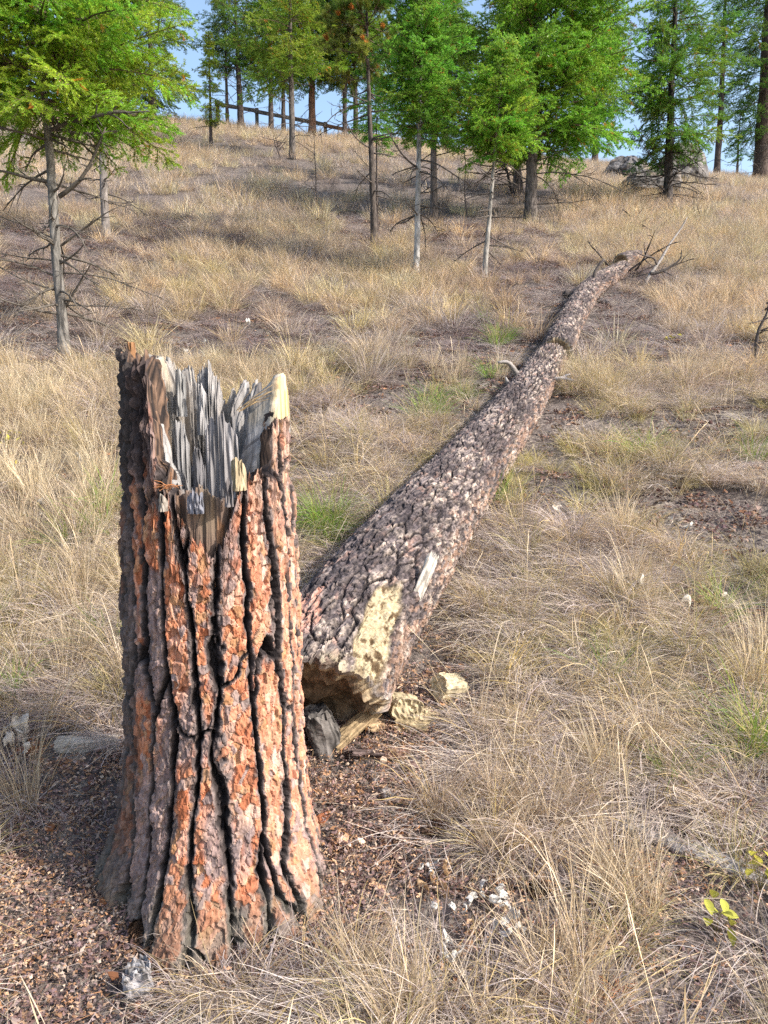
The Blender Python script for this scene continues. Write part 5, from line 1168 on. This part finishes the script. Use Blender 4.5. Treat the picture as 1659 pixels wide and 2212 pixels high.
# litter flakes
def chips(n, rad, seed, needles_=6):
    rg = np.random.default_rng(seed); V, F, C = [], [], []
    pal = np.array([(.46, .31, .19), (.24, .16, .14), (.33, .26, .23), (.14, .09, .075), (.38, .22, .12), (.50, .40, .30), (.20, .14, .13)])
    for k in range(n):
        a = rg.random() * 6.28; q = rad * math.sqrt(rg.random()); c0 = np.array([q * math.cos(a), q * math.sin(a), .003 + .014 * rg.random()]); L, w_ = .0035 + .011 * rg.random() ** 2.5, .002 + .005 * rg.random()
        M = np.array(Matrix.Rotation(rg.random() * 6.28, 3, 'Z') @ Matrix.Rotation(rg.normal() * .45, 3, 'X') @ Matrix.Rotation(rg.normal() * .35, 3, 'Y'))
        v = np.array([[-L, -w_ * rg.random(), 0], [L * .1, -w_, .003 * rg.random()], [L, w_ * (rg.random() - .5), 0], [L * .2, w_, .004 * rg.random()], [-L * .8, w_ * rg.random(), 0], [0, 0, .004 * rg.random()]]) @ M.T + c0
        b = len(V) * 6; V.append(v); F += [[b, b + 1, b + 5, b + 4], [b + 1, b + 2, b + 3, b + 5], [b + 3, b + 4, b + 5, b + 5]][:2]; C.append(np.repeat([pal[rg.integers(len(pal))] * (.6 + .7 * rg.random())], 6, 0))
    V = np.concatenate(V); C = np.concatenate(C); F = np.array(F)
    v2, f2, c2 = blades(needles_, rad, (.04, .10), (80, 92), (0, 20), .0014, [(.45, .24, .11), (.50, .36, .20), (.30, .20, .14), (.42, .36, .30)], seed + 5, 3, None, 6, .02)
    return np.concatenate([V, v2]), np.concatenate([F, f2 + len(V)]), np.concatenate([C, c2])
P_chip = bpy.data.collections.new("forest_litter")
for k in range(6):
    v, f, c = chips(48, .075, 1200 + k); P_chip.objects.link(bpy.data.objects.new("forest_litter", mesh_np("forest_litter", v, f, [M_litter], c, False)))
x, y = field(.75, 3.8, .046); kk = (np.hypot(x - STX, y - STY) > .30) & (in_poly(x, y) | (rng.random(len(x)) < .35)); x, y = x[kk], y[kk]
p, r, s = place(x, y, .7, 1.3, .1); p[:, 2] += .004
scatter("forest_litter", "brown bark chips and needles littering the bare soil round the stump", "litter", P_chip, p, r, s, tints(len(x), (1.15, 1.08, 1.02), (.88, .84, .86), x, y, 2.5, 116))
x, y = field(3.6, 17, .20); kk = (np.where(y > N1, slope(x, y), bare(x, y)) > .47) & (log_dist(x, y) > .05); x, y = x[kk], y[kk]; p, r, s = place(x, y, 1.6, 2.8, .1)
def flakes(n, rad, seed):
    rg = np.random.default_rng(seed); V, F, C = [], [], []
    pal = np.array([(.40, .27, .17), (.20, .14, .125), (.30, .24, .21), (.13, .09, .08), (.30, .14, .07), (.48, .40, .31)])
    for k in range(n):
        m = 6; a = np.sort(rg.random(m) * 6.28); L = .014 + .026 * rg.random(); r_ = L * (.6 + .5 * rg.random(m)); q = rad * math.sqrt(rg.random()); az = rg.random() * 6.28
        M = np.array(Matrix.Rotation(rg.random() * 6.28, 3, 'Z') @ Matrix.Rotation(rg.normal() * .35, 3, 'X') @ Matrix.Rotation(rg.normal() * .35, 3, 'Y')); c0 = np.array([q * math.cos(az), q * math.sin(az), .012])
        t_ = np.stack([r_ * np.cos(a), r_ * .6 * np.sin(a), .25 * (r_ * np.sin(a)) ** 2 / L], 1); top = np.concatenate([t_, [[0, 0, .003]]]) @ M.T + c0; bot = np.concatenate([t_ * .92, [[0, 0, 0]]]) @ M.T + c0 - np.array([0, 0, .005])
        b_ = len(V) * 14; V.append(np.concatenate([top, bot]))
        for i_ in range(m): j_ = (i_ + 1) % m; F += [[b_ + i_, b_ + j_, b_ + 6, b_ + 6], [b_ + i_, b_ + 7 + i_, b_ + 7 + j_, b_ + j_]]
        C.append(np.repeat([pal[rg.integers(len(pal))] * (.7 + .5 * rg.random())], 14, 0))
    V = np.concatenate(V); F = np.array(F); F = np.concatenate([F[:, [0, 1, 2]], F[:, [0, 2, 3]][F[:, 2] != F[:, 3]]]); return V, np.concatenate([F, F[:, :1]], 1)[:, [0, 1, 2]], np.concatenate(C)
P_flake = bpy.data.collections.new("bark_litter")
for k in range(5):
    v, f, c = flakes(5, .10, 1300 + k); P_flake.objects.link(bpy.data.objects.new("bark_litter", mesh_np("bark_litter", v, f, [M_litter], c, False)))
xf, yf = field(.75, 4.5, .115); kf = (np.hypot(xf - STX, yf - STY) > .34) & (in_poly(xf, yf) | (rng.random(len(xf)) < .2)) & (log_dist(xf, yf) > 0) & (rng.random(len(xf)) < .75); xf, yf = xf[kf], yf[kf]
pf, rf, sf = place(xf, yf, .5, 1.2, .15)
scatter("bark_litter", "larger bark flakes and dead leaf scraps lying on the litter near the stump", "litter", P_flake, pf, rf, sf, tints(len(xf), (1.2, 1.1, 1.0), (.85, .8, .8), xf, yf, 2.5, 118))
scatter("forest_litter", "dark litter in the bare patches of the slope", "litter", P_chip, p, r, s, tints(len(x), (.75, .68, .68), (.55, .48, .5), x, y, 1, 117))
